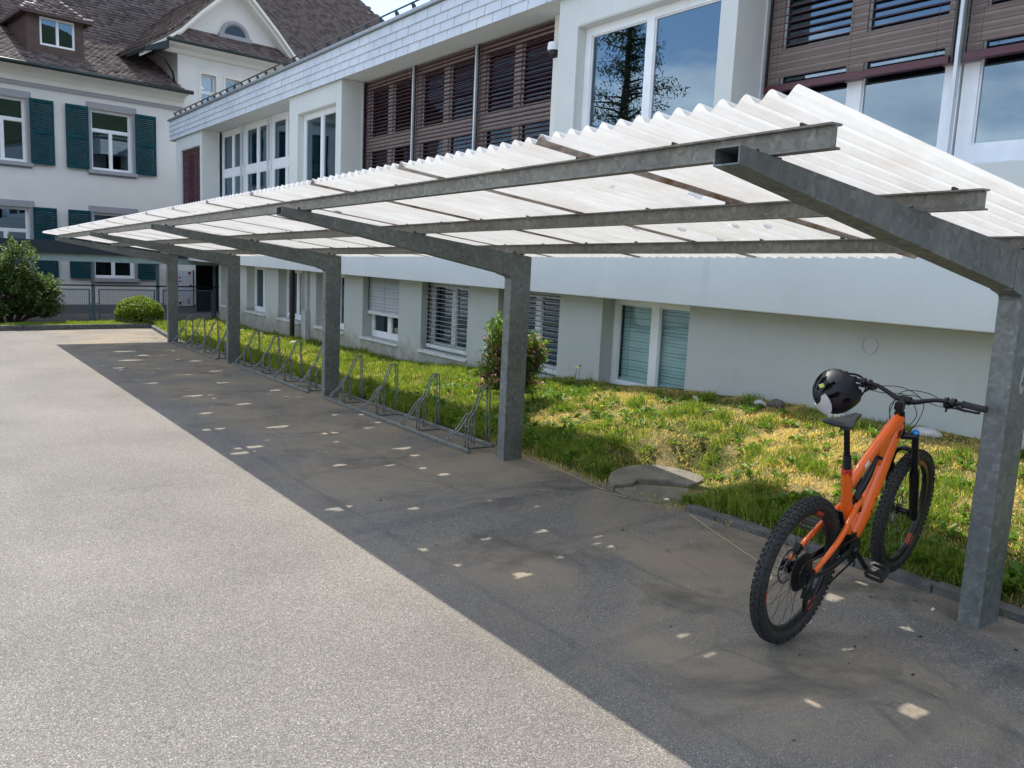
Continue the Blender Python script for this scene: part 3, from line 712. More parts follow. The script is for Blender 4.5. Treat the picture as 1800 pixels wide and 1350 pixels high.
# ---------------------------------------------------------------- school building
school = empty('school_building', (0, 0, 0), TH, label='white rendered two-storey school building with shingled roof edge and burgundy outdoor blinds', cat='building')
def school_parts():
    S = school; XF, XR, YE = 6.60, 7.00, 27.45
    up = lambda X: (lambda a, d, z: (X+d, a, z))
    PIL = [(24.19, 26.9, 24.40, 26.40), (14.95, 17.60, 15.20, 17.12), (5.70, 8.50, 5.92, 8.13)]
    # parapet band over the lower floor, carries the piers
    m = MB(); m.box(XF, -8, 1.348, XR+.6, YE, 2.62); m.build('spandrel_wall', 'stucco', S, bevel=.01)
    for k, (y0, y1, o0, o1) in enumerate(PIL):
        zt = 4.535
        m = MB(); wall_cells(m, up(XF), y0, y1, 2.622, 4.93, [(o0, o1, 2.90, zt)], 0, .46)
        m.build('pier', 'stucco', S, bevel=.006)
        m = MB(); fbox(m, up(XF), o0+.03, o1-.03, -.006, .02, zt+.015, zt+.17); m.build('blind_box_cover', 'stucco', S, bevel=.002)
        w = window(S, up(XF+.13), o0+.003, o1-.003, 2.905, zt-.003, two_panes(o0, o1, 2.9, zt, .11, .12, [(3.01, zt-.10)]))
        m = MB(); fbox(m, up(XF), o0-.03, o1+.03, -.04, .128, 2.86, 2.902); m.build('sill', 'sill', w)
        if k == 0: slats('blind', 'blind_red', w, up(XF), o0+.03, o1-.03, 2.92, zt-.01, .062, .06, R(62), .065)
    # strip of wall between recess and the near pier (carries the camera)
    m = MB(); m.box(XR-.02, 8.502, 2.64, XR+.3, 9.08, 4.928); m.build('wall_strip', 'house_cream', S)
    # glazed recesses
    for (y0, y1, blind, n) in ((17.602, 24.188, None, 3), (9.082, 14.948, 'full', 3), (-.20, 5.698, 'part', 3)):
        bw = (y1-y0)/n
        if y0 > 17: y0 = 18.2; bw = (24.188-18.2)/3
        for i in range(n):
            a0, a1 = y0+i*bw+.012, y0+(i+1)*bw-.012
            if i == 0 and y0 == 18.2: a0 = 17.605
            cov = blind is not None
            w = window(S, up(XR+.14), a0, a1, 2.66, 4.925, two_panes(max(a0, y0+i*bw), a1, 2.66, 4.92, .13, .15, [(2.84, 3.68), (3.90, 4.78)]), gmat='glass_dim' if blind == 'full' else 'glass')
            if cov:
                # added taupe strips paint the slats' shade onto the white frame
                if blind == 'full': z0b = 2.70
                else: z0b = 3.50
                m = MB(); c = (a0+a1)/2
                hol = [(a0+.14, c-.085, 2.86, 3.66), (c+.085, a1-.14, 2.86, 3.66), (a0+.14, c-.085, 3.92, 4.76), (c+.085, a1-.14, 3.92, 4.76)]
                wall_cells(m, up(XR+.115), a0, a1, z0b, 4.925, hol, 0, .022); m.build('slat_shade_strip', 'slat_shade_taupe', w)
                slats('blind', 'blind_red', w, up(XR), a0+.05, a1-.05, z0b, 4.90, .062 if blind == 'full' else .072, .060 if blind == 'full' else .048, R(-2 if blind == 'full' else 14), .045, 'blind_red')
            m = MB(); fbox(m, up(XR), a1-.002, a1+.026, .02, .075, 2.66, 4.92); m.build('guide_rail', 'sill', w)
        m = MB(); m.box(XR-.06, y0-.001 if y0 < 18 else 17.603, 2.621, XR+.32, y1-.001, 2.655); m.build('sill', 'sill', S)
    # roof edge: backing, slate shingles in staggered courses, zinc capping, rail
    m = MB(); m.box(XF-.04, -8, 4.935, XR+.5, YE+.06, 5.492); m.build('roof_edge', 'stucco', S)
    m = MB(); m.box(XF-.0425, -8, 4.93, XF-.0402, YE+.06, 5.49); m.build('joint_shadow_sheet', 'gap', S)  # dark sheet added to paint the shade in the shingle joints
    m = MB(); hc = .139; rr = random.Random(5)
    for r in range(4):
        z0 = 4.925+r*hc; y = -8.1+(.2 if r % 2 else 0)
        while y < YE+.08:
            L = .40; yb = min(y+L-.013, YE+.09); t = rr.uniform(0, .004)
            m.hexa([(XF-.066-t, y, z0-.012), (XF-.066-t, yb, z0-.012), (XF-.058, yb, z0-.012), (XF-.058, y, z0-.012),
                    (XF-.050, y, z0+hc+.004), (XF-.050, yb, z0+hc+.004), (XF-.042, yb, z0+hc+.004), (XF-.042, y, z0+hc+.004)]); y += L
    m.build('shingles', 'shingle', S)
    m = MB(); x = XF-.05     # shingled return on the far end
    for r in range(4):
        z0 = 4.925+r*hc; m.hexa([(x, YE+.066, z0-.01), (x+3, YE+.066, z0-.01), (x+3, YE+.075, z0-.01), (x, YE+.075, z0-.01), (x, YE+.062, z0+hc), (x+3, YE+.062, z0+hc), (x+3, YE+.070, z0+hc), (x, YE+.070, z0+hc)])
    m.build('end_shingles', 'shingle', S)
    m = MB(); m.box(XF-.10, -8, 5.494, XR+.6, YE+.12, 5.552); m.build('capping', 'fascia_cap', S, bevel=.008)
    m = MB(); m.box(XR+.6, -8, 5.3, 17, YE, 5.50); m.box(XR+.6, -8, 4.94, 17, YE, 5.1); m.build('flat_roof', 'fascia_cap', S)
    y = -7.; m = MB()
    if 1:
        y = 0.
        m.hexa([(XF+.06, y-.03, 5.553), (XF+.14, y-.03, 5.553), (XF+.14, y+.03, 5.553), (XF+.06, y+.03, 5.553), (XF+.01, y-.026, 5.69), (XF+.05, y-.026, 5.70), (XF+.05, y+.026, 5.70), (XF+.01, y+.026, 5.69)])
    rb0 = m.build('rail_bracket', 'canopy_dark', S); rb0.location.y = 1.5
    for k in range(1, 46): rb = rb0.copy(); COL.objects.link(rb); rb.location.y = 1.5+k*.57
    m = MB(); m.tube([(XF+.03, -8, 5.715), (XF+.03, 27.3, 5.715)], .016, 8); m.build('edge_rail', 'dark_steel', S)
    # body of the building
    m = MB()
    m.box(11.5, -8, 2.6, 11.7, YE-.3, 4.94); m.box(XR+.62, -8, 2.45, 17, YE-.31, 2.60); m.box(XR+.2, 8.6, 2.6, 11.5, 8.8, 4.93); m.box(XR+.2, 17.65, 2.6, 11.5, 17.8, 4.93)
    m.build('rooms', 'room', S)
    m = MB(); m.box(XR+.47, YE-.3, 1.35, 17, YE, 4.93); m.box(17, -8, -1, 17.3, YE, 5.5); m.build('end_wall', 'stucco', S)
    m = MB(); m.box(7.02, -8.3, -.5, 17, -8.0, 5.49); m.build('near_end_wall', 'stucco', S)
    # lower floor wall
    W = [(21.29, 19.87), (19.03, 17.60), (16.77, 15.35), (14.51, 13.06), (12.25, 10.80), (9.99, 8.56), (7.72, 6.29), (23.5, 22.9)]
    Z0, Z1 = .21, 1.346; X = 6.9
    holes = [(b, a, Z0, Z1) for a, b in W]
    m = MB(); wall_cells(m, up(X), -8, 23.67, -.9, Z1, holes, 0, .34); m.build('plinth_wall', 'stucco_low', S)
    m = MB(); m.box(X+.34, 23.37, -.9, 17, 23.67, 1.346); m.build('plinth_end_wall', 'stucco_low', S)
    m = MB(); m.box(8.4, -8, -.9, 8.5, 23.3, 1.34); m.build('lower_rooms', 'dark_in', S)
    for k, (b, a) in enumerate(W):
        a, b = min(a, b), max(a, b); z0, z1 = Z0, Z1
        if k == 7:
            w = window(S, up(X+.2), a+.003, b-.003, z0+.003, z1-.003, [(a+.09, b-.09, z0+.09, z1-.09)])
        elif k in (0, 1, 2, 3, 4, 5, 6):
            w = window(S, up(X+.2), a+.003, b-.003, z0+.003, z1-.003, two_panes(a, b, z0, z1, .085, .13, [(z0+.10, z1-.075)]), gmat='glass_clear' if k == 6 else 'glass')
        m = MB()
        if k != 6:
            m.hexa([(X-.045, a-.035, z0-.052), (X-.045, b+.035, z0-.052), (X+.2, b+.035, z0-.045), (X+.2, a-.035, z0-.045), (X-.045, a-.035, z0-.022), (X-.045, b+.035, z0-.022), (X+.2, b+.035, z0+.002), (X+.2, a-.035, z0+.002)])
        else: m.box(X+.02, a+.01, z0-.02, X+.198, b-.01, z0+.002)
        m.build('sill', 'sill', w, bevel=.003)
        if k == 3:      # shutter two thirds down, slats closed
            slats('blind', 'blind_grey', w, up(X), a+.05, b-.05, .64, z1-.02, .058, .062, R(70), .12, 'sill')
        if k in (4, 5):
            slats('blind', 'blind_grey', w, up(X), a+.05, b-.05, .25, z1-.02, .072, .078, R(-22 if k == 5 else -6), .12, 'sill')
        if k == 6:      # white blind hung inside the glass
            slats('inner_blind', 'blind_teal', w, up(X+.2), a+.09, b-.09, .30, z1-.08, .040, .036, R(55), .10)
    # mesh guard over the light well and the small round vent in the wall
    m = MB(); yv, zv = 4.14, 1.127-.0
    for k in range(28):
        a, b = 2*math.pi*k/28, 2*math.pi*(k+1)/28
        m.hexa([(X-.006, yv+.078*math.cos(a), zv+.078*math.sin(a)), (X-.006, yv+.078*math.cos(b), zv+.078*math.sin(b)), (X-.0, yv+.078*math.cos(b), zv+.078*math.sin(b)), (X-.0, yv+.078*math.cos(a), zv+.078*math.sin(a)),
                (X-.006, yv+.070*math.cos(a), zv+.070*math.sin(a)), (X-.006, yv+.070*math.cos(b), zv+.070*math.sin(b)), (X-.0, yv+.070*math.cos(b), zv+.070*math.sin(b)), (X-.0, yv+.070*math.cos(a), zv+.070*math.sin(a))])
    m.build('vent_ring', 'grey_plastic', S)
    # black downpipe and grey duct
    m = MB(); m.tube([(6.72, 17.66, -.4), (6.72, 17.66, 1.345)], .055, 14); m.tube([(6.72, 17.66, .30), (6.72, 17.66, .36)], .066, 14); m.tube([(6.72, 17.66, 1.0), (6.72, 17.66, 1.03)], .063, 14)
    m.build('downpipe', 'black_pipe', S, auto=40)
    m = MB(); m.box(6.80, 17.10, -.45, 6.897, 17.30, .50); m.box(6.84, 17.13, .50, 6.897, 17.25, 1.345); m.tube([(6.85, 17.40, -.4), (6.85, 17.40, 1.345)], .018, 8); m.build('cable_duct', 'grey_plastic', S, bevel=.005)
school_parts()
def seccam():
    t = empty('security_camera', (6.99-TH*8.75, 8.86, 4.42), TH, label='white dome security camera on the cream wall strip left of the big window', cat='camera')
    m = MB(); m.tube([(0, 0, -.03), (0, 0, .09)], .07, 16, rs=[.06, .075]); m.tube([(-.0, 0, .03), (-.20, .0, .06)], .035, 10); m.build('bracket', 'white_frame', t, auto=40)
    m = MB(); m.tube([(-.20, 0, .10), (-.20, 0, .085), (-.20, 0, .02), (-.20, 0, -.01)], .08, 18, rs=[.04, .085, .095, .085]); m.build('housing', 'white_frame', t, auto=40)
    m = MB(); m.tube([(-.20, 0, -.01), (-.20, 0, -.05), (-.20, 0, -.085), (-.20, 0, -.10)], .08, 18, rs=[.074, .068, .042, .008]); m.build('dome', 'black_plastic', t, smooth=True)
    m = MB(); m.tube([(.01, .05, -.9), (.01, .05, 0)], .012, 8); m.build('cable_conduit', 'white_frame', t)
seccam()

# ---------------------------------------------------------------- old house
HS = 1.10
HP = CAMP+(O9-CAMP)*HS
house = empty('old_house', HP, R(9), label='old three-storey house with teal shutters, brown tiled roof and curved gable', cat='house'); house.scale = (HS,)*3
def tile_field(parent, o, du, dv, nu, nv, keep, name='roof_tiles', tw=.17, th=.15):
    o, du, dv = map(np.array, (o, du, dv)); du = du/np.linalg.norm(du); dv = dv/np.linalg.norm(dv); nn = np.cross(du, dv)
    if nn[2] < 0: nn = -nn
    I, J = np.meshgrid(np.arange(nu), np.arange(nv)); I, J = I.ravel(), J.ravel()
    off = np.where(J % 2 == 1, .5, 0.)
    jit = RNG.normal(0, .004, len(I)); a0 = (I+off)*tw; b0 = J*th+jit
    C0 = o+np.outer(a0, du)+np.outer(b0, dv)
    k = keep(C0); C0, jit = C0[k], jit[k]; n = len(C0)
    lift = .034+RNG.normal(0, .005, n); t = .020
    W = tw-.008
    def P(a, b, c): return C0+a*du+b*dv+(c if np.ndim(c) else np.full(n, c))[:, None]*nn
    V = np.stack([P(0, 0, lift-t), P(W, 0, lift-t), P(W, 0, lift), P(0, 0, lift), P(W/2, -.02, lift-t), P(W/2, -.02, lift), P(0, th+.03, .004), P(W, th+.03, .004), P(W/2, th+.03, .006)], 1).reshape(-1, 3)
    b = np.arange(n)*9
    q = lambda *i: np.stack([b+k for k in i], 1)
    F = np.concatenate([q(0, 4, 5, 3), q(4, 1, 2, 5), q(3, 5, 8, 6), q(5, 2, 7, 8)])
    r = np.clip(RNG.random(n)*.85+.15*(RNG.random(n) > .93), 0, 1)
    return npmesh(name, V, F, 'tiles', np.repeat(r, 9), parent)
def house_parts():
    H = house; hf = lambda w: (lambda a, d, z: (a, w+d, z))
    WU = [(-2.235, -1.10), (-5.055, -3.92), (-7.875, -6.74)]
    holes = [(a, b, 3.86, 5.56) for a, b in WU]+[(a, b, .72, 2.62) for a, b in WU]+[(.81, 1.75, -.9, 1.32)]
    gw = [(1.03, 1.52), (1.83, 2.32), (2.63, 3.12)]
    m = MB(); wall_cells(m, hf(0), -9, 14, -.9, 6.0, holes, 0, .4); wall_cells(m, hf(0), .30, 3.86, 6.0, 7.62, [(a, b, 6.0, 7.13) for a, b in gw], 0, .4)
    m.prism([(.30, 7.62), (3.86, 7.62), (3.86, 8.25), (3.30, 8.75), (2.08, 9.86), (.88, 8.75), (.30, 8.25)], lambda p, q: (p[0], q, p[1]), 0, .4)
    m.box(.30, .4, 6., .6, 4, 8.3); m.box(-9, .4, -.9, -8.7, 9, 6.4)
    m.build('wall', 'house_wall', H)
    m = MB(); wall_cells(m, hf(-.035), -9, 14, -.9, -.075, [(.81, 1.75, -.9, 1.32)], 0, .033); m.build('plinth', 'house_plinth', H, bevel=.01)
    m = MB(); m.box(-9, 1.2, -.9, 14, 1.3, 6.9); m.box(-9, .4, 3.0, 14, 1.2, 3.15); m.build('interior', 'dark_in', H)
    for a, b in WU:
        for z0, z1 in ((3.86, 5.56), (.72, 2.62)):
            zt = z0+(z1-z0)*.66; c = (a+b)/2; s = .055
            w = window(H, hf(.13), a+.003, b-.003, z0+.003, z1-.003, [(a+s, c-.04, z0+s, zt-.035), (c+.04, b-s, z0+s, zt-.035), (a+s, b-s, zt+.045, z1-s)])
            m = MB()
            fbox(m, hf(0), a-.13, b+.13, -.03, .0-.002, z1+.01, z1+.19); fbox(m, hf(0), a-.13, b+.13, -.10, -.002, z0-.12, z0-.012); fbox(m, hf(0), a-.10, b+.10, -.02, -.002, z0-.17, z0-.122)
            fbox(m, hf(0), a-.10, a-.0, -.02, -.002, z0-.01, z1+.008); fbox(m, hf(0), b+.0, b+.10, -.02, -.002, z0-.01, z1+.008)
            m.build('stone_surround', 'house_trim', w, bevel=.006)
            for s0 in (a-.10-.60, b+.08):
                m = MB(); f2 = hf(-.10); s1 = s0+.60; zc = (z0+z1)/2
                wall_cells(m, f2, s0, s1, z0-.03, z1+.03, [(s0+.06, s1-.06, z0+.05, zc-.04), (s0+.06, s1-.06, zc+.04, z1-.05)], 0, .035)
                for (q0, q1) in ((z0+.05, zc-.04), (zc+.04, z1-.05)):
                    z = q0
                    while z < q1-.02:
                        m.hexa([f2(s0+.06, .0, z), f2(s1-.06, .0, z), f2(s1-.06, .03, z+.035), f2(s0+.06, .03, z+.035), f2(s0+.06, .0, z+.012), f2(s1-.06, .0, z+.012), f2(s1-.06, .03, z+.047), f2(s0+.06, .03, z+.047)]); z += .055
                m.build('shutter', 'shutter', w)
    for a, b in gw:
        w = window(H, hf(.13), a+.003, b-.003, 6.003, 7.127, [(a+.04, b-.04, 6.64, 7.08), (a+.04, b-.04, 6.05, 6.56)])
        m = MB(); fbox(m, hf(0), a-.07, a-.0, -.015, -.002, 6.0, 7.13); fbox(m, hf(0), b, b+.07, -.015, -.002, 6.0, 7.13); fbox(m, hf(0), a-.07, b+.07, -.015, -.002, 7.132, 7.2); m.build('stone_surround', 'house_cream', w)
    # half-round window in the gable
    m = MB(); cx, cz, r = 2.14, 8.47, .39; n = 18
    A = [R(180*k/n) for k in range(n+1)]
    ring = [(cx+(r+.09)*math.cos(a), cz+(r+.09)*math.sin(a)*.92) for a in A]; inn = [(cx+r*math.cos(a), cz+r*math.sin(a)*.92) for a in A]
    for k in range(n):
        p = [ring[k], ring[k+1], inn[k+1], inn[k]]; m.prism(p, lambda q, t: (q[0], t, q[1]), -.07, -.001)
    fbox(m, hf(0), cx-r-.16, cx+r+.16, -.10, -.001, cz-.12, cz-.002); w = m.build('gable_window', 'house_trim', H)
    m = MB(); m.prism(inn, lambda q, t: (q[0], t, q[1]), -.02, -.005); m.build('pane', simple('gable_glass', (.02, .03, .04), .05), w)
    m = MB()
    for k in range(n):
        p = [inn[k], inn[k+1], (cx+(inn[k+1][0]-cx)*.9, cz+(inn[k+1][1]-cz)*.9), (cx+(inn[k][0]-cx)*.9, cz+(inn[k][1]-cz)*.9)]; m.prism(p, lambda q, t: (q[0], t, q[1]), -.04, -.021)
    m.build('pane_frame', 'house_trim', w)
    # eaves: cove cornice, gutter
    prof = [(-.002, 5.93), (-.06, 5.93), (-.06, 5.99), (-.10, 6.0), (-.13, 6.12), (-.22, 6.24), (-.36, 6.30), (-.56, 6.31), (-.56, 6.37), (-.002, 6.37)]
    m = MB(); m.prism(prof, lambda p, q: (q, p[0], p[1]), -9, .42); m.prism(prof, lambda p, q: (q, p[0], p[1]), 4.0, 14); m.build('cornice', 'house_cream', H)
    m = MB(); m.prism([(-.061, 5.90), (-.075, 5.90), (-.075, 5.985), (-.061, 5.985)], lambda p, q: (q, p[0], p[1]), -9, .42); m.build('cornice_band', 'house_trim', H)
    m = MB()
    for a, b in ((-9, .50), (3.9, 14)): m.tube([(a, -.64, 6.385), (b, -.64, 6.385)], .06, 10)
    m.build('gutter', 'gutter', H, smooth=True)
    t1 = math.tan(R(25)); zk = 6.42+t1*3.5; t2 = math.tan(R(48)); c25, s25 = math.cos(R(25)), math.sin(R(25)); c48, s48 = math.cos(R(48)), math.sin(R(48))
    m = MB()   # roof slabs under the tiles
    for a, b, w0 in ((-9.3, .32, -.62), (3.95, 14.2, -.62)):
        m.hexa([(a, w0, 6.40+t1*(w0+.6)-.06), (b, w0, 6.40+t1*(w0+.6)-.06), (b, 2.9, zk-.08), (a, 2.9, zk-.08), (a, w0, 6.40+t1*(w0+.6)), (b, w0, 6.40+t1*(w0+.6)), (b, 2.9, zk-.01), (a, 2.9, zk-.01)])
    zt, wt = zk+t2*7.0, 9.9
    hipu = lambda w: 12.2+(7.3-w)*.86
    m.hexa([(-9.3, 2.9, zk-.1), (hipu(2.9), 2.9, zk-.1), (hipu(wt), wt, zt-.1), (-9.3, wt, zt-.1), (-9.3, 2.9, zk-.01), (hipu(2.9), 2.9, zk-.01), (hipu(wt), wt, zt-.01), (-9.3, wt, zt-.01)])
    m.add([(hipu(2.9), 2.9, zk-.02), (hipu(wt), wt, zt-.02), (hipu(2.9)+1.5, wt, zk)], [(0, 1, 2)])
    m.build('roof_deck', 'tiles', H, rnd=True)
    dorm = lambda C: ~((C[:, 0] > -3.72) & (C[:, 0] < -2.28) & (C[:, 1] > .62) & (C[:, 1] < 2.6))
    tile_field(H, (-9.3, -.66, 6.395), (1, 0, 0), (0, c25, s25), 58, 27, lambda C: (C[:, 0] < .22) & (C[:, 1] < 2.86) & dorm(C))
    tile_field(H, (3.9, -.66, 6.395), (1, 0, 0), (0, c25, s25), 60, 27, lambda C: (C[:, 1] < 2.86))
    tile_field(H, (-9.3, 2.86, zk-.02), (1, 0, 0), (0, c48, s48), 150, 68, lambda C: (C[:, 0] < hipu(C[:, 1])-.1))
    # cross gable: flared roof shells, verge boards, pent roof
    L = [(-.85, 7.48), (-.35, 7.80), (.20, 8.22), (.80, 8.84), (2.08, 10.02)]; Rr = [(4.16-a, b) for a, b in L][::-1]
    for side in (L, Rr):
        m = MB()
        for (p, q) in zip(side[:-1], side[1:]):
            m.hexa([(p[0], -.55, p[1]), (q[0], -.55, q[1]), (q[0], 7, q[1]), (p[0], 7, p[1]), (p[0], -.55, p[1]+.09), (q[0], -.55, q[1]+.09), (q[0], 7, q[1]+.09), (p[0], 7, p[1]+.09)], rnd=.4)
        m.build('gable_roof', 'tiles', H, rnd=True)
        if side is L:
            for (p, q) in zip(side[:-1], side[1:]):
                dl = math.hypot(q[0]-p[0], q[1]-p[1]); nr = max(1, round(dl/.15)); tile_field(H, (p[0], -.55, p[1]+.085), (0, 1, 0), (q[0]-p[0], 0, q[1]-p[1]), 44, nr, lambda C: C[:, 1] < 6.9, 'gable_tiles', th=dl/nr)
        for off, w0, w1, mt in ((-.10, -.56, -.40, 'house_cream'), (-.20, -.40, -.002, 'house_cream')):
            m = MB()
            for (p, q) in zip(side[:-1], side[1:]):
                m.hexa([(p[0], w0, p[1]+off), (q[0], w0, q[1]+off), (q[0], w1, q[1]+off), (p[0], w1, p[1]+off), (p[0], w0, p[1]-.002), (q[0], w0, q[1]-.002), (q[0], w1, q[1]-.002), (p[0], w1, p[1]-.002)])
            m.build('verge_board', mt, H)
    m = MB(); a, b = -.25, 4.41
    m.hexa([(a, -.56, 7.83), (b, -.56, 7.83), (b-.5, -.003, 8.34), (a+.5, -.003, 8.34), (a, -.56, 7.87), (b, -.56, 7.87), (b-.5, -.003, 8.39), (a+.5, -.003, 8.39)], rnd=.3)
    m.build('pent_roof', 'tiles', H, rnd=True)
    tile_field(H, (-.2, -.56, 7.875), (1, 0, 0), (0, .73, .68), 26, 5, lambda C: (C[:, 0] > -.25+(C[:, 1]+.56)) & (C[:, 0] < 4.2-(C[:, 1]+.56)), 'pent_tiles')
    prof = [(-.002, 7.58), (-.10, 7.60), (-.16, 7.70), (-.42, 7.74), (-.50, 7.82), (-.002, 7.82)]
    m = MB(); m.prism(prof, lambda p, q: (q, p[0], p[1]), -.20, 4.36); m.build('gable_cornice', 'house_cream', H)
    m = MB(); m.tube([(-.25, -.60, 7.83), (4.4, -.60, 7.83)], .045, 8); m.tube([(-.55, -.5, 7.42), (-.25, -.45, 7.25), (.05, -.25, 6.95), (.15, -.12, 6.7), (.40, -.10, 6.35)], .035, 8); m.build('gable_gutter', 'gutter', H, smooth=True)
    m = MB(); m.hexa([(-.9, -.62, 7.36), (-.2, -.62, 7.55), (-.2, .9, 7.55), (-.9, .9, 7.36), (-.9, -.62, 7.47), (-.2, -.62, 7.80), (-.2, .9, 7.80), (-.9, .9, 7.47)]); m.build('eave_return', 'gutter', H)
    # dormer
    D = MB(); fn = hf(.5)
    wall_cells(D, fn, -3.70, -2.22, 6.85, 7.99, [(-3.37, -2.45, 7.17, 7.94)], 0, .12)
    D.box(-3.70, .62, 6.9, -3.60, 3.0, 7.99); D.box(-2.32, .62, 6.9, -2.22, 3.0, 7.99); D.box(-3.6, .9, 7.0, -2.32, 1.0, 7.98)
    d = D.build('dormer', 'brown_wood', H)
    w = window(d, hf(.53), -3.365, -2.455, 7.175, 7.935, [(-3.32, -2.93, 7.22, 7.89), (-2.88, -2.50, 7.22, 7.89)])
    m = MB(); e = (-3.86, -2.06, .28, 3.6)
    m.add([(e[0], e[2], 7.98), (e[1], e[2], 7.98), (e[1], e[3], 7.98), (e[0], e[3], 7.98), (-2.96, 1.25, 8.72), (-2.96, 3.6, 8.72)], [(0, 1, 4), (1, 2, 5, 4), (3, 0, 4, 5), (3, 2, 1, 0)], rnd=.5)
    m.build('dormer_deck', 'tiles', d, rnd=True)
    m = MB(); m.box(e[0]-.02, e[2]-.02, 7.93, e[1]+.02, e[2]+.10, 7.99); m.box(e[0]-.02, e[2], 7.93, e[0]+.06, 3.0, 7.99); m.box(e[1]-.06, e[2], 7.93, e[1]+.02, 3., 7.99); m.build('dormer_eave', 'brown_wood', d)
    v = np.array([0, .97, .74]); tile_field(d, (e[0], e[2], 7.99), (1, 0, 0), v, 11, 7, lambda C: (np.abs(C[:, 0]+2.96+.07) < .88*(1-(C[:, 1]-.28)/.97)), 'dormer_tiles')
house_parts()
def info_board():
    t = empty('notice_board', HP, R(9), label='white notice board with red and grey prints on the old house wall', cat='notice board'); t.scale = (HS,)*3
    m = MB(); m.box(.20, -.07, -.12, .69, -.04, 1.0); m.build('panel', 'board', t)
    m = MB(); m.box(.69, -.09, -.16, .72, -.04, 1.02); m.box(-.05, -.09, -.16, -.02, -.04, 1.02); m.box(-.02, -.07, -.12, .20, -.04, 1.0); m.build('frame', 'dark_steel', t)
    m = MB(); q = -.0735
    for a, b, c, d in ((.53, .62, .88, .96), (.56, .65, .52, .56), (.22, .31, -.08, .02), (.24, .31, .64, .68), (.24, .30, .76, .80)): m.box(a, q, c, b, q+.003, d)
    m.build('red_print', 'maroon', t)
    m = MB()
    for a, b, c, d in ((.36, .66, .805, .812), (.36, .366, .45, .80), (.36, .66, .445, .452), (.46, .465, .50, .70), (.46, .66, .70, .705), (.5, .58, -.06, .12), (.36, .48, .0, .02)): m.box(a, q, c, b, q+.003, d)
    m.build('grey_print', 'fascia_cap', t)
info_board()

# ---------------------------------------------------------------- covered walkway and mesh fence
CS = 1.085; CP = CAMP+(O9-CAMP)*CS
walk = empty('covered_walkway', CP, R(9), label='flat covered walkway with dark fascia and pale green beam in front of the old house', cat='walkway roof'); walk.scale = (CS,)*3
def walkway():
    a, b = -9.5, .05
    m = MB(); m.box(a, -3.95, 1.44, b, -3.90, 1.745); m.build('fascia', 'canopy_dark', walk)
    m = MB(); m.box(a, -3.90, 1.60, b, -2.3, 1.70); m.build('roof', 'canopy_dark', walk)
    m = MB(); m.box(a, -3.86, 1.255, b, -3.74, 1.438); m.build('beam', 'canopy_teal', walk)
    m = MB(); m.box(a, -3.73, 1.57, b, -2.3, 1.598); m.build('soffit', 'fascia_cap', walk)
    for u in (-7.2, -5.35, -3.50, -1.88, -.30):
        m = MB(); m.box(u-.035, -3.835, -.62, u+.035, -3.765, 1.254); m.build('post', 'green_paint', walk)
walkway()
fence = empty('mesh_fence', CP, R(9), label='low grey-green wire mesh fence with a handrail under the walkway roof', cat='fence'); fence.scale = (CS,)*3
def fence_parts():
    m = MB(); m.tube([(-9, -3.88, .665), (-.12, -3.88, .665)], .018, 10); m.build('handrail', 'dark_steel', fence, smooth=True)
    for a, b in ((-7.1, -5.45), (-5.25, -3.60), (-3.40, -1.98), (-1.78, -.40)):
        m = MB(); fn = lambda p, d, z: (p, -3.885+d, z)
        wall_cells(m, fn, a, b, -.46, .575, [(a+.03, b-.03, -.43, .545)], 0, .025)
        for z in (.2, -.2): m.box(a-.06, -3.88, z, a, -3.87, z+.02); m.box(b, -3.88, z, b+.06, -3.87, z+.02)
        f = m.build('panel_frame', 'green_paint', fence)
        m = MB(); x = a+.03
        while x < b-.03: m.box(x-.0022, -3.876, -.43, x+.0022, -3.872, .545); x += .045
        z = -.42
        while z < .545: m.box(a+.03, -3.8715, z-.0022, b-.03, -3.8675, z+.0022); z += .045
        m.build('wire_mesh', 'green_paint', f)
fence_parts()

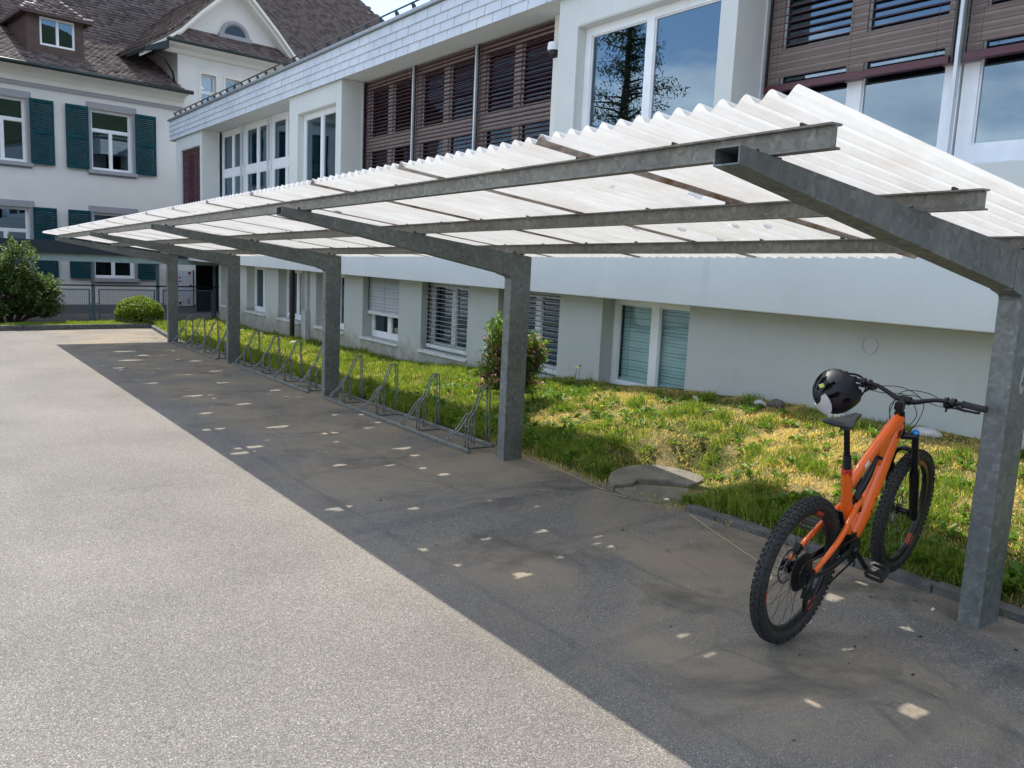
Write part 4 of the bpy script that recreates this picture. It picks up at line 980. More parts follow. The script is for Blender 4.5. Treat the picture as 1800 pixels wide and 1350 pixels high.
# ---------------------------------------------------------------- shrubs and trees
def shrub(name, base, lobes, n, ls, mat, label, cat, wr=.2, twigmat='twig', up=.35, surf=.55, extra=None):
    """lobes: (centre offset, radii); leaves on shoots that radiate from the base"""
    t = empty(name, base, label=label, cat=cat)
    P, D, S = [], [], []; m = MB(); tot = sum(l[1][0]*l[1][1]+l[1][2]*l[1][0] for l in lobes)
    for c, r in lobes:
        c, r = np.array(c), np.array(r); k = int(n*(r[0]*r[1]+r[2]*r[0])/tot)
        ns = max(12, k//11)
        d = unit(RNG.normal(0, 1, (ns, 3))); d[:, 2] = np.abs(d[:, 2])*.9+d[:, 2]*.1 if c[2] < r[2]*1.2 else d[:, 2]
        bump_ = 1+(.15 if surf > .8 else 1)*.16*np.sin(d[:, 0]*7+c[0]*3)*np.sin(d[:, 1]*6+1)+(.1 if surf > .8 else 1)*.12*np.sin(d[:, 2]*9+d[:, 0]*5)
        rad = (surf+(1-surf)*RNG.random(ns)**.5)*bump_
        E = c+d*r*rad[:, None]                                   # shoot tips
        out = unit(d*r/r.max()+np.array([0, 0, up])); L0 = .6 if surf > .85 else 1.
        L = L0*ls*(2.0 if surf > .8 else 3.2)*(.6+.8*RNG.random(ns))
        nl = 11
        s = (np.arange(nl)/nl)[None, :, None]; pts = E[:, None]-out[:, None]*L[:, None, None]*(1-s)
        a = RNG.random((ns, nl))*2*np.pi; q = RNG.normal(0, 1, (ns, nl, 3)); q = unit(q-(q*out[:, None]).sum(-1, keepdims=True)*out[:, None])
        dd = unit(q*.8+out[:, None]*.55+np.array([0, 0, .1]))
        P.append(pts.reshape(-1, 3)); D.append(dd.reshape(-1, 3)); S.append((ls*(.55+.7*RNG.random((ns, nl)))).ravel())
        for i in range(0, ns, max(1, ns//46)):
            m.tube([(0+c[0]*.15, c[1]*.15, -.03), tuple(c*.55+(E[i]-c)*.15), tuple(E[i])], .006, 5, rs=[.012, .007, .002])
    P, D, S = np.concatenate(P), np.concatenate(D), np.concatenate(S)
    V, F, c = leafcloud(P, D, S, wr, np.clip(.5+.22*RNG.standard_normal(len(P)), 0, 1))
    npmesh('foliage', V, F, mat, c, t); m.build('stems', twigmat, t, smooth=True)
    return t, P
bz = lambda x, y: gz(y)+.05
shrub('round_box_shrub', (4.72, 24.02, gz(24)+.05), [((0, 0, .28), (.62, .58, .50)), ((0, 0, .16), (.60, .55, .40))], 22000, .040, 'leaf_box', 'small rounded bright green box shrub at the far corner of the yard', 'shrub', .26, surf=.9, up=-.1)
shrub('broad_shrub', (1.72, 24.25, gz(24)+.05), [((0, 0, .85), (.75, .7, .8)), ((.55, -.1, .55), (.66, .6, .85)), ((.2, 0, 1.45), (.52, .5, .75)), ((-.7, 0, .9), (.8, .7, 1.1)), ((.75, -.1, .3), (.5, .5, .5)), ((-.5, 0, .3), (1., .6, .5)), ((.86, 0, .95), (.36, .3, .42))],
      26000, .085, 'leaf_dark', 'tall dark broad-leaved shrub at the left edge of the yard', 'shrub', .24, surf=.5)
def weigela():
    bx, by = 5.42, 7.62; z = float(lawn_z(bx, by))
    t, P = shrub('flowering_shrub', (bx, by, z), [((-.12, .05, .78), (.24, .26, .32)), ((.22, -.05, .60), (.22, .24, .28)), ((-.18, .05, .42), (.26, .26, .28)), ((.12, 0, .34), (.24, .24, .24))], 7000, .058, 'leaf_bright',
                  'flowering shrub with pink blossom behind the second post', 'shrub', .2, surf=.4)
    k = P[RNG.integers(0, len(P), 110)]; k = k[(k[:, 2] < .75)]; Pp, Dd = [], []
    for c in k:
        n = 16; d = unit(RNG.normal(0, 1, (n, 3))+np.array([0, 0, .2])); Pp.append(c*np.array([1.12, 1.12, 1.03])+RNG.normal(0, .026, (n, 3))); Dd.append(d)
    Pp, Dd = np.concatenate(Pp), np.concatenate(Dd)
    V, F, c = leafcloud(Pp, Dd, np.full(len(Pp), .036), .36, RNG.random(len(Pp)), .05); npmesh('blossom', V, F, 'petal', c, t)
weigela()
def stalks():
    # thin yellow-flowered stalks
    for i, (x, y, h, lab) in enumerate(((5.75, 6.9, .42, 'thin yellow-flowered stalk left of the wide window, the taller one'), (5.55, 6.35, .30, 'thin yellow-flowered stalk in front of the wide window'), (5.3, 5.95, .22, 'short yellow flower in the middle of the grass bank'), (6.1, 7.25, .36, 'thin brown seed stalk beside the pier between shrub and wide window'))):
        t = empty('wild_flower', (x, y, float(lawn_z(x, y))), label=lab, cat='flower', group='flower stalks on the grass bank')
        m = MB(); m.tube([(0, 0, 0), (.01, .02, h*.5), (.03, .02, h)], .0025, 5); m.build('stalk', 'bark', t)
        m = MB(); m.tube([(.03, .02, h), (.03, .02, h+.012)], .012, 8, rs=[.006, .016]); m.build('flower_head', 'daisy' if i < 3 else 'twig', t)
    for k, (x0, y0, x1, y1, lab) in enumerate(((4.66, 6.2, 4.45, 4.9, 'long dry straw lying along the grass edge near the second post'), (4.55, 4.05, 4.05, 2.9, 'long dry straw on the asphalt pointing to the rear wheel'), (4.35, 4.95, 4.5, 4.55, 'bent dry straw at the edge of the drain slab'))):
        m = MB(); pts = [(x0+(x1-x0)*t_, y0+(y1-y0)*t_+.02*math.sin(5*t_), gz(y0+(y1-y0)*t_)+.006) for t_ in np.linspace(0, 1, 8)]
        m.tube(pts, .0022, 5); o = m.build('dry_straw', simple('straw', (.5, .4, .22), .8), None); tag(o, lab, 'straw', 'dry straws on the asphalt edge')
    rr = random.Random(9)
    for k, (x, y, lab) in enumerate(((4.36, 2.13, 'tiny white paper scrap on the asphalt left of the nearest post'), (4.62, 4.36, 'small white pebble on the front part of the drain slab'))):
        m = MB(); m.obox((x, y, gz(y)+.006+(.03 if k else 0)), (1, .3, 0), .016, (-.3, 1, 0), .006 if k == 0 else .014, (0, 0, 1), .004)
        tag(m.build('litter', 'white_decal', None, bevel=.002), lab, 'litter')
stalks()
def larch(base, h, seed, label):
    r = random.Random(seed); t = empty('tree', base, label=label, cat='tree', group='trees across the yard')
    m = MB(); m.tube([(0, 0, -.2), (.1, 0, h*.35), (.0, .1, h*.7), (.05, .05, h)], .1, 10, rs=[.26, .19, .11, .02])
    P, D = [], []
    for k in range(95):
        z = h*(.18+.8*(k/95)); L = (1-(z/h))*h*.33+.5; a = r.uniform(0, 6.28); L *= r.uniform(.45, 1.1)
        pts = [Vector((0, 0, z))]; d = Vector((math.cos(a), math.sin(a), .25))
        for s in range(6):
            d += Vector((r.uniform(-.25, .25), r.uniform(-.25, .25), r.uniform(-.16, .12))); pts.append(pts[-1]+d.normalized()*L/6)
        m.tube(pts, .02, 5, rs=[.05, .04, .03, .022, .015, .01, .004])
        for s in range(1, 7):
            for q in range(4):
                c = pts[s]+Vector((r.gauss(0, .14), r.gauss(0, .14), r.gauss(-.10, .14)))
                for w in range(5): P.append(tuple(c+Vector((r.gauss(0, .07),)*1+(r.gauss(0, .07), r.gauss(0, .07))))); D.append((r.gauss(0, 1), r.gauss(0, 1), r.gauss(-.5, .7)))
    m.build('trunk', 'bark', t, smooth=True); P, D = np.array(P), unit(np.array(D))
    V, F, c = leafcloud(P, D, np.full(len(P), .13), .16, RNG.random(len(P))); npmesh('crown', V, F, 'needle', c, t)
larch((-6.4, 21.5, gz(21)), 12.5, 4, 'tall airy larch left of the yard, mirrored in the big window')
def hills():
    m = MB(); n = 40; vs = []; r = random.Random(8)
    for i in range(n+1):
        a = R(150+240*i/n); q = 170
        hh = 16+3*math.sin(i*1.3)+62*math.exp(-((150+240*i/n-275)/38)**2)
        for (k, z) in ((0, -3), (.35, hh*.55), (.8, hh)): vs.append(((q+60*k)*math.cos(a), (q+60*k)*math.sin(a), z+r.uniform(-1, 1)))
    fs = [(i*3+j, i*3+j+1, (i+1)*3+j+1, (i+1)*3+j) for i in range(n) for j in range(2)]
    m.add(vs, fs)
    mt, nt, o = new_mat('wooded_hills'); v = coord(nt)
    principled(nt, o, ramp(nt, noise(nt, v, .12, 8, .7), [(.3, (.006, .013, .006)), (.6, (.018, .032, .012)), (.75, (.04, .06, .02))]), .9)
    tag(m.build('hills', mt, smooth=True), 'wooded green hills behind the viewer', 'hills', kind='structure')
hills()

# ---------------------------------------------------------------- mountain bike
def bike_frame():
    X, Y, th, lean, wb, zf = 3.354, 2.316, .126, -.098, 1.176, .050
    Rc = Vector((X, Y, gz(Y)+.002)); Fc = Rc+Vector((math.cos(th), math.sin(th), 0))*wb; Fc.z = zf
    f = (Fc-Rc).normalized(); l = Vector((0, 0, 1)).cross(f).normalized(); u = f.cross(l)
    u2 = u*math.cos(lean)+l*math.sin(lean); l2 = l*math.cos(lean)-u*math.sin(lean)
    return Matrix(((f.x, l2.x, u2.x, Rc.x), (f.y, l2.y, u2.y, Rc.y), (f.z, l2.z, u2.z, Rc.z), (0, 0, 0, 1)))
BM = bike_frame()
bike = empty('mountain_bike', (0, 0, 0), label='orange full-suspension mountain bike with knobbly tyres leaning on the nearest shelter post', cat='bicycle')
bike.matrix_world = BM
def wheel(name, cx, rear, steer=0.):
    RO, RM, rm = .367, .328, .031
    w = bpy.data.objects.new('wheel', None); COL.objects.link(w); w.parent = bike; w.location = (cx, 0, RO); w.rotation_euler = (0, 0, steer)
    w.empty_display_size = .1
    # tyre carcass (open torus section) + knobs
    m = MB(); n = 96; sec = [(RM+rm*math.sin(a), rm*math.cos(a)) for a in np.linspace(R(-62), R(242), 16)]
    def lathe(m, sec, n, mi=0, closed=False):
        k = len(sec); vs = [(q[0]*math.cos(t), q[1], q[0]*math.sin(t)) for t in np.linspace(0, 2*math.pi, n, endpoint=False) for q in sec]
        fs = [(i*k+j, i*k+(j+1) % k, ((i+1) % n)*k+(j+1) % k, ((i+1) % n)*k+j) for i in range(n) for j in range(k if closed else k-1)]
        m.add(vs, fs, mi)
    lathe(m, sec, n)
    def knob(t, b, ang, hx, hy, hz, tw=0.):
        # block on the tread at angle t round the wheel and ang round the section
        er = Vector((math.cos(t), 0, math.sin(t))); et = Vector((-math.sin(t), 0, math.cos(t))); ey = Vector((0, 1, 0))
        nr = er*math.cos(ang)+ey*math.sin(ang); tr = ey*math.cos(ang)-er*math.sin(ang)
        c = er*RM+nr*(rm+hz*.6); e1 = et*math.cos(tw)+tr*math.sin(tw); e2 = tr*math.cos(tw)-et*math.sin(tw)
        m.obox(c, e1, hx, e2, hy, nr, hz, 1)
    K = 74
    for i in range(K):
        t = 2*math.pi*i/K; t2 = t+math.pi/K
        if i % 2 == 0:
            for s in (-1, 1): knob(t, 0, s*R(15), .0085, .0075, .0042)
        else:
            for s in (-1, 1): knob(t, 0, s*R(21), .0085, .0065, .0042, s*.35)
        for s in (-1, 1):
            knob(t2, 0, s*R(50 if i % 2 else 56), .0095, .0065 if i % 2 else .0085, .0048, s*.12)
    ty = m.build('tyre', ['gum', 'rubber'], w, auto=35)
    m = MB(); lathe(m, [(.306, .0175), (.302, .0165), (.296, .0165), (.281, .013), (.277, .006), (.277, -.006), (.281, -.013), (.296, -.0165), (.302, -.0165), (.306, -.0175)], 80); rim = m.build('rim', 'rim', w, auto=40)
    def decal(txt, t0, r0, side):
        def fn(c):
            t = t0+(c.x/r0)*(-side); rr = r0+c.y; yy = side*(.0172+.0004-(.296-rr)*.24 if rr < .296 else .0172)
            return Vector((rr*math.cos(t), yy+side*c.z*.2, rr*math.sin(t)))
        return fn
    for t0 in (R(-52), R(68), R(188)):
        for side in (-1, 1): textmesh('DUROC', .022, 'rim_decal', 'decal_orange', rim, decal('', t0, .2895, side), .0003, .0009)
    # inner face stripes of the decal, seen through the wheel
    m = MB()
    for t0 in (R(-52), R(68), R(188)):
        for s in (-1, 1):
            for k in range(8):
                a, b = t0-.13+.26*k/8, t0-.13+.26*(k+.8)/8
                P_ = lambda t, r, y: (r*math.cos(t), y, r*math.sin(t))
                m.hexa([P_(a, .2758, s*.0035), P_(b, .2758, s*.0035), P_(b, .2758, s*.0075), P_(a, .2758, s*.0075), P_(a, .2768, s*.0035), P_(b, .2768, s*.0035), P_(b, .2768, s*.0075), P_(a, .2768, s*.0075)])
    m.build('rim_stripe', 'decal_orange', rim)
    m = MB(); fl = .030 if not rear else .032
    for i in range(32):
        s = 1 if i % 2 else -1; t = 2*math.pi*i/32; cross = (.75 if (i//2) % 2 else -.75)
        m.tube([(.029*math.cos(t+cross*1.6), s*fl, .029*math.sin(t+cross*1.6)), (.279*math.cos(t), s*.003, .279*math.sin(t))], .0011, 5)
    m.build('spokes', 'dark_steel', w)
    m = MB(); H_ = .055 if not rear else .074
    m.tube([(0, -H_, 0), (0, -H_+.012, 0), (0, -fl-.004, 0), (0, -fl, 0), (0, -fl+.006, 0), (0, fl-.006, 0), (0, fl, 0), (0, fl+.004, 0), (0, H_-.012, 0), (0, H_, 0)], .01, 18, rs=[.010, .013, .018, .033, .017, .017, .033, .018, .013, .010])
    m.build('hub', 'black_metal', w, auto=40)
    m = MB(); rb = fl+.012 if not rear else fl+.018; n = 40
    lathe(m, [(.090, rb-.001), (.090, rb+.001), (.076, rb+.001), (.076, rb-.001)], n, closed=True)
    for i in range(10):
        t = 2*math.pi*i/10; m.tube([(.028*math.cos(t), rb, .028*math.sin(t)), (.078*math.cos(t+.5), rb, .078*math.sin(t+.5))], .0022, 5)
    lathe(m, [(.030, rb-.001), (.030, rb+.001), (.018, rb+.001), (.018, rb-.001)], 20, closed=True)
    m.build('brake_rotor', 'steel', w)
    if rear:
        m = MB(); b = -.022
        for k in range(10):
            r_ = .098-.0073*k; y = b-.0040*k; T = int(r_*2*math.pi/.0127)
            pts = []
            for i in range(T):
                for q, rr_ in ((.1, r_-.004), (.4, r_+.002), (.6, r_+.002), (.9, r_-.004)): pts.append((rr_*math.cos(2*math.pi*(i+q)/T), rr_*math.sin(2*math.pi*(i+q)/T)))
            inn = [(p[0]*.80, p[1]*.80) for p in pts]; nn_ = len(pts)
            vs = [(p[0], y, p[1]) for p in pts]+[(p[0], y, p[1]) for p in inn]+[(p[0], y-.0018, p[1]) for p in pts]+[(p[0], y-.0018, p[1]) for p in inn]
            fs = []
            for i in range(nn_):
                j = (i+1) % nn_; fs += [(i, j, nn_+j, nn_+i), (2*nn_+i, 3*nn_+i, 3*nn_+j, 2*nn_+j), (i, 2*nn_+i, 2*nn_+j, j), (nn_+i, nn_+j, 3*nn_+j, 3*nn_+i)]
            m.add(vs, fs)
        for i in range(7):
            t = 2*math.pi*i/7; m.tube([(.02*math.cos(t), -.056, .02*math.sin(t)), (.085*math.cos(t+.35), -.024, .085*math.sin(t+.35))], .004, 5)
        m.build('cassette', 'dark_steel', w)
wheel('rear', 0, True); wheel('front', 1.176, False, .041)
AX = lambda z: .835+(1.068-z)*.383            # steering axis
def bike_parts():
    B = bike; RR = .367
    sp = smooth_path
    def loft(m, pts, rs, n=14, mi=0, k=4):
        P_ = sp(pts, k); Rs = []
        for i in range(len(rs)-1):
            for q in range(k):
                t = q/k; Rs.append((rs[i][0]*(1-t)+rs[i+1][0]*t, rs[i][1]*(1-t)+rs[i+1][1]*t))
        Rs.append(rs[-1]); m.tube(P_, 0, n, mi, rs=Rs, flat=(0, 0, 1))
    m = MB()
    loft(m, [(.872, 0, .945), (.80, 0, .825), (.71, 0, .665), (.62, 0, .505), (.545, 0, .395)], [(.030, .036), (.036, .043), (.041, .046), (.043, .048), (.034, .038)], 20)      # down tube
    loft(m, [(.865, 0, .972), (.79, 0, .940), (.66, 0, .872), (.54, 0, .800), (.45, 0, .735), (.415, 0, .700)], [(.031, .035), (.030, .034), (.027, .031), (.025, .029), (.024, .032), (.020, .030)], 18)   # top tube
    loft(m, [(.350, 0, .795), (.385, 0, .69), (.425, 0, .56), (.455, 0, .44), (.470, 0, .39)], [(.0245, .0245), (.026, .029), (.028, .032), (.028, .032), (.026, .030)], 18)    # seat tube
    m.prism([(.86, .965), (.70, .895), (.66, .855), (.715, .72), (.80, .84)], lambda p, q: (p[0], q, p[1]), -.014, .014)
    m.build('frame', 'orange', B, auto=50, bevel=0)
    fr = [o for o in bpy.data.objects if o.parent == B and o.name.startswith('frame')][-1]
    m = MB(); loft(m, [(AX(1.005), 0, 1.005), (AX(.95), 0, .95), (AX(.885), 0, .885)], [(.026, .028), (.027, .030), (.030, .031)], 18); m.build('head_tube', 'black_metal', fr, auto=50)
    # swing arm: orange upper stays, black chain stays and yoke
    m = MB()
    for s, y0, y1 in ((-1, -.028, -.066), (1, .028, .068)):
        loft(m, [(.52, y0*.8, .615), (.42, y0*1.4, .565), (.26, y1*.95, .475), (.10, y1, .400), (.035, y1, .378)], [(.014, .021), (.015, .020), (.014, .017), (.012, .015), (.011, .014)], 12)
    m.build('seat_stay', 'orange', B, auto=50)
    m = MB()
    for s in (-1, 1):
        loft(m, [(.46, s*.040, .355), (.36, s*.052, .345), (.20, s*.064, .335), (.06, s*.070, .350), (.0, s*.072, .367)], [(.018, .022), (.013, .020), (.010, .015), (.009, .013), (.010, .018)], 12)
        m.obox((.0, s*.072, .367), (1, 0, 0), .022, (0, 1, 0), .005, (0, 0, 1), .026)
    m.tube([(.47, -.048, .355), (.47, .048, .355)], .034, 20); m.tube([(.47, -.036, .355), (.47, .036, .355)], .042, 20)
    m.hexa([(.40, -.035, .33), (.54, -.03, .33), (.54, .03, .33), (.40, .035, .33), (.43, -.032, .44), (.56, -.028, .42), (.56, .028, .42), (.43, .032, .44)])
    m.build('chain_stay', 'black_metal', B, auto=40)
    # shock and rocker links
    m = MB(); m.tube([(.675, 0, .795), (.655, 0, .765), (.61, 0, .715), (.555, 0, .655), (.50, 0, .60), (.485, 0, .585)], .02, 16, rs=[.010, .014, .021, .021, .013, .010])
    m.tube([(.575, .022, .70), (.535, .026, .645)], .014, 12, rs=[.012, .012]); m.tube([(.675, -.03, .797), (.675, .03, .797)], .009, 10)
    for s in (-1, 1): m.hexa([(.475, s*.020, .545), (.53, s*.020, .545), (.53, s*.032, .545), (.475, s*.032, .545), (.455, s*.020, .63), (.50, s*.020, .645), (.50, s*.032, .645), (.455, s*.032, .63)])
    m.build('rear_shock', 'black_metal', B, auto=40)
    m = MB(); A = np.linspace(R(4), R(38), 9)
    for i in range(8):
        a, b = A[i], A[i+1]; r0, r1 = .378, .384; w_ = .036
        q = lambda t, r, y: (r*math.cos(t), y, RR+r*math.sin(t))
        m.hexa([q(a, r0, -w_), q(b, r0, -w_), q(b, r0, w_), q(a, r0, w_), q(a, r1, -w_), q(b, r1, -w_), q(b, r1, w_), q(a, r1, w_)])
    fe = m.build('mudguard', 'black_plastic', B, auto=30)
    m = MB(); t = R(27); c = Vector((.3855*math.cos(t), 0, RR+.3855*math.sin(t))); e1 = Vector((-math.sin(t), 0, math.cos(t)))
    pts = [(math.cos(k*.3), math.sin(k*.3)) for k in range(21)]
    for sc, nr, mt in ((1., .0, 'white_decal'),): m.prism(pts, lambda p, q: tuple(c+e1*p[1]*.013+Vector((0, p[0]*.029, 0))+Vector((math.cos(t), 0, math.sin(t)))*q), 0, .0015)
    bd = m.build('badge', 'white_decal', fe)
    m = MB(); nrv = Vector((math.cos(t), 0, math.sin(t)))
    for p in ((-.017, 0), (-.006, 0), (.006, 0), (.017, 0)): m.obox(c+e1*p[1]+Vector((0, p[0], 0))+nrv*.002, e1, .007, (0, 1, .0), .0022, nrv, .0006)
    m.build('badge_print', 'black_decal', bd)
    # fork
    legs = lambda z: 1.152-(z-.358)*.383
    m = MB()
    for s in (-1, 1): m.tube([(legs(.895), s*.066, .895), (legs(.62), s*.066, .62)], .0175, 16)
    for s in (-1, 1): m.tube([(legs(.665), s*.066, .665), (legs(.64), s*.066, .64), (legs(.45), s*.066, .45), (legs(.37), s*.066, .37), (legs(.345)+.006, s*.064, .345)], .024, 16, rs=[.0235, .0265, .0245, .022, .015])
    m.tube([(legs(.40)+.004, -.066, .367), (1.176, -.06, .367), (1.176, .06, .367), (legs(.40)+.004, .066, .367)], .015, 12)
    loft(m, [(AX(.872)+.012, 0, .872), (AX(.872)+.022, -.038, .876), (legs(.878), -.070, .876)], [(.030, .022), (.026, .020), (.027, .020)], 14)
    loft(m, [(AX(.872)+.012, 0, .872), (AX(.872)+.022, .038, .876), (legs(.878), .070, .876)], [(.030, .022), (.026, .020), (.027, .020)], 14)
    loft(m, [(legs(.66), -.064, .665), (legs(.70)+.03, -.058, .735), (legs(.76)+.035, 0, .775), (legs(.70)+.03, .058, .735), (legs(.66), .064, .665)], [(.012, .018), (.013, .016), (.013, .018), (.013, .016), (.012, .018)], 12)
    fk = m.build('fork', 'black_metal', B, auto=50)
    m = MB(); m.tube([(legs(.893), -.066, .893), (legs(.900), -.066, .902), (legs(.908), -.066, .910)], .019, 18, rs=[.0185, .0195, .013]); m.tube([(legs(.908), -.066, .908), (legs(.913), -.066, .914)], .012, 12); m.build('damper_knob', 'blue_cap', fk, auto=40)
    m = MB(); m.tube([(legs(.893), .066, .893), (legs(.906), .066, .906)], .018, 18, rs=[.0185, .013]); m.build('air_cap', 'black_plastic', fk, auto=40)
    for z_, t_ in ((.56, 'S'), (.43, 'R')):
        textmesh(t_, .035, 'fork_decal', 'decal_orange', fk, (lambda z0: (lambda c: Vector((legs(z0+c.y)+c.x*1.0-.002, -.066-.0262+abs(c.x)*.25, z0+c.y))))(z_), .0003, .0006)
        textmesh(t_, .03, 'fork_decal', 'decal_orange', fk, (lambda z0: (lambda c: Vector((legs(z0+c.y)-.0255+abs(c.x)*.25, -.066-c.x, z0+c.y))))(z_), .0003, .0006)
    # cockpit
    m = MB(); m.tube([(AX(1.005), 0, 1.005), (AX(1.06), 0, 1.06)], .018, 16); m.tube([(AX(1.010), 0, 1.010), (AX(1.022), 0, 1.022)], .021, 16)
    m.hexa([(.828, -.021, 1.022), (.868, -.021, 1.028), (.868, .021, 1.028), (.828, .021, 1.022), (.822, -.019, 1.063), (.862, -.019, 1.069), (.862, .019, 1.069), (.822, .019, 1.063)])
    loft(m, [(.85, 0, 1.046), (.875, 0, 1.056), (.905, 0, 1.066)], [(.019, .019), (.017, .017), (.024, .024)], 14)
    m.tube([(.905, -.028, 1.067), (.905, .028, 1.067)], .023, 16); m.tube([(AX(1.066), 0, 1.066), (AX(1.071), 0, 1.071)], .014, 14); m.build('stem', 'black_metal', B, auto=40, bevel=.002)
    BL = [(.905, 0, 1.067), (.907, .05, 1.069), (.912, .11, 1.090), (.916, .17, 1.106), (.912, .28, 1.110), (.902, .40, 1.108)]
    BR = [(.905, 0, 1.067), (.905, -.05, 1.069), (.900, -.11, 1.092), (.896, -.17, 1.110), (.884, -.28, 1.120), (.868, -.395, 1.125)]
    m = MB(); pb = sp(BL[::-1][:-1]+BR, 5)
    m.tube(pb, .015, 14, rs=[(.0112 if abs(p.y) > .12 else .0165-.0052*abs(p.y)/.12) for p in pb]); hb = m.build('handlebar', 'black_metal', B, smooth=True)
    for (a, b, s) in ((BL[4], BL[5], 1), (BR[4], BR[5], -1)):
        a, b = Vector(a), Vector(b); a = a.lerp(b, .02); m = MB(); L_ = 15
        m.tube([a.lerp(b, i/L_*1.03) for i in range(L_+1)], .016, 14, rs=[(.0168 if i % 2 else .0158) for i in range(L_+1)]); m.tube([a, a.lerp(b, .07)], .019, 12); m.build('grip', 'rubber', hb, auto=60)
        m = MB(); d = (b-a).normalized(); c = a-d*.045
        m.tube([c-d*.010, c+d*.010], .020, 14); fwd = Vector((.80, 0, -.60))
        m.tube([c+fwd*.012, c+fwd*.045-d*.015, c+fwd*.060-d*.055], .012, 10, rs=[.010, .013, .009])      # master cylinder
        m.tube([c+fwd*.045+d*.002, c+fwd*.070+d*.035, c+fwd*.066+d*.095, c+fwd*.056+d*.118], .006, 8, rs=[(.006, .009), (.006, .006), (.0048, .007), (.006, .008)])
        c2 = a-d*.080; m.tube([c2-d*.007, c2+d*.007], .018, 14); m.obox(c2+Vector((.012, 0, -.026)), (.8, 0, -.6), .018, d, .014, (.6, 0, .8), .010)
        m.tube([c2+Vector((.02, 0, -.03)), c2+Vector((-.02, 0, -.05))+d*.012], .006, 8, rs=[.007, .005]); m.build('brake_lever', 'black_plastic', hb, auto=45)
    m = MB()
    m.tube(sp([(.950, .30, 1.075), (.985, .20, 1.085), (1.005, .06, 1.105), (.985, -.06, 1.06), (.925, -.075, .97), (.90, -.045, .90)], 6), .0023, 6)
    m.tube(sp([(.950, .27, 1.07), (.965, .16, 1.06), (.975, .03, 1.075), (.955, -.05, 1.00), (.905, -.045, .94)], 6), .0023, 6)
    m.tube(sp([(.925, -.29, 1.075), (.965, -.20, 1.075), (.985, -.08, 1.11), (.975, .05, 1.09), (.925, .075, .99), (.89, .05, .93)], 6), .0023, 6)
    m.tube(sp([(.92, -.25, 1.08), (.955, -.13, 1.065), (.965, .0, 1.085), (.93, .08, 1.02), (.875, .045, .95)], 6), .0023, 6)
    m.tube(sp([(legs(.75)-.02, .05, .75), (legs(.6)-.03, .072, .6), (legs(.45)-.02, .09, .45)], 5), .0022, 6)
    m.build('cable', 'black_plastic', B, smooth=True)
    # seat
    m = MB(); m.tube([(.352, 0, .79), (.335, 0, .845)], .016, 16); m.tube([(.335, 0, .845), (.270, 0, 1.035)], .0145, 16)
    for i in range(6): t_ = i/5; p = Vector((.346, 0, .815)).lerp(Vector((.327, 0, .875)), t_); m.tube([p, p+Vector((-.0018, 0, .006))], .02, 14, rs=[.0225-.002*t_, .0195-.002*t_])
    m.hexa([(.24, -.018, 1.026), (.30, -.018, 1.022), (.30, .018, 1.022), (.24, .018, 1.026), (.245, -.024, 1.052), (.30, -.024, 1.048), (.30, .024, 1.048), (.245, .024, 1.052)]); m.build('seat_post', 'black_metal', B, auto=40)
    m = MB(); m.tube([(.357, 0, .775), (.348, 0, .808)], .0255, 18); m.obox((.330, 0, .79), (1, 0, 0), .010, (0, 1, 0), .010, (0, 0, 1), .010); m.build('seat_clamp', 'red', B, auto=40, bevel=.002)
    secs = [(.115, .050, 1.092, .018), (.130, .066, 1.098, .026), (.165, .072, 1.098, .030), (.205, .064, 1.090, .030), (.245, .046, 1.084, .026), (.285, .030, 1.082, .022), (.325, .022, 1.084, .020), (.365, .019, 1.086, .018), (.385, .012, 1.083, .010)]
    vs, fs, n = [], [], 20
    for (a, hw, top, dp) in secs:
        for k in range(n):
            t = 2*math.pi*k/n; cy, cz = math.cos(t), math.sin(t)
            y = hw*(abs(cy)**.75)*(1 if cy >= 0 else -1)
            z = top-(.010*(abs(y)/.072)**2*(hw/.072)*3)-(.006*max(0, 1-abs(y)/.012) if a < .33 else 0) if cz > 0 else top-dp*(.55+.6*abs(cz))-(.010*(abs(y)/.07))
            vs.append((a, y, z if cz > 0 else z))
    for i in range(len(secs)-1): fs += [(i*n+k, i*n+(k+1) % n, (i+1)*n+(k+1) % n, (i+1)*n+k) for k in range(n)]
    fs += [tuple(range(n))[::-1], tuple(range((len(secs)-1)*n, len(secs)*n))]
    m = MB(); m.add(vs, fs); sd = m.build('saddle', 'saddle', B, smooth=True); ss = sd.modifiers.new('s', 'SUBSURF'); ss.levels = ss.render_levels = 1
    m = MB()
    for s in (-1, 1): m.tube(sp([(.14, s*.030, 1.068), (.18, s*.024, 1.052), (.29, s*.022, 1.050), (.36, s*.008, 1.070)], 4), .0035, 8)
    m.build('saddle_rail', 'dark_steel', sd, smooth=True)
    # drivetrain
    m = MB(); bb = Vector((.47, 0, .352)); cr = Vector((.118, 0, -.122)).normalized()*.17; n = 34; T = 32
    pts = []
    for i in range(T):
        for q, rr_ in ((.1, .062), (.4, .067), (.6, .067), (.9, .062)): pts.append((rr_*math.cos(2*math.pi*(i+q)/T), rr_*math.sin(2*math.pi*(i+q)/T)))
    m.prism(pts, lambda p, q: (bb.x+p[0], q, bb.z+p[1]), -.0525, -.0495); cs = m.build('chainring', 'dark_steel', B)
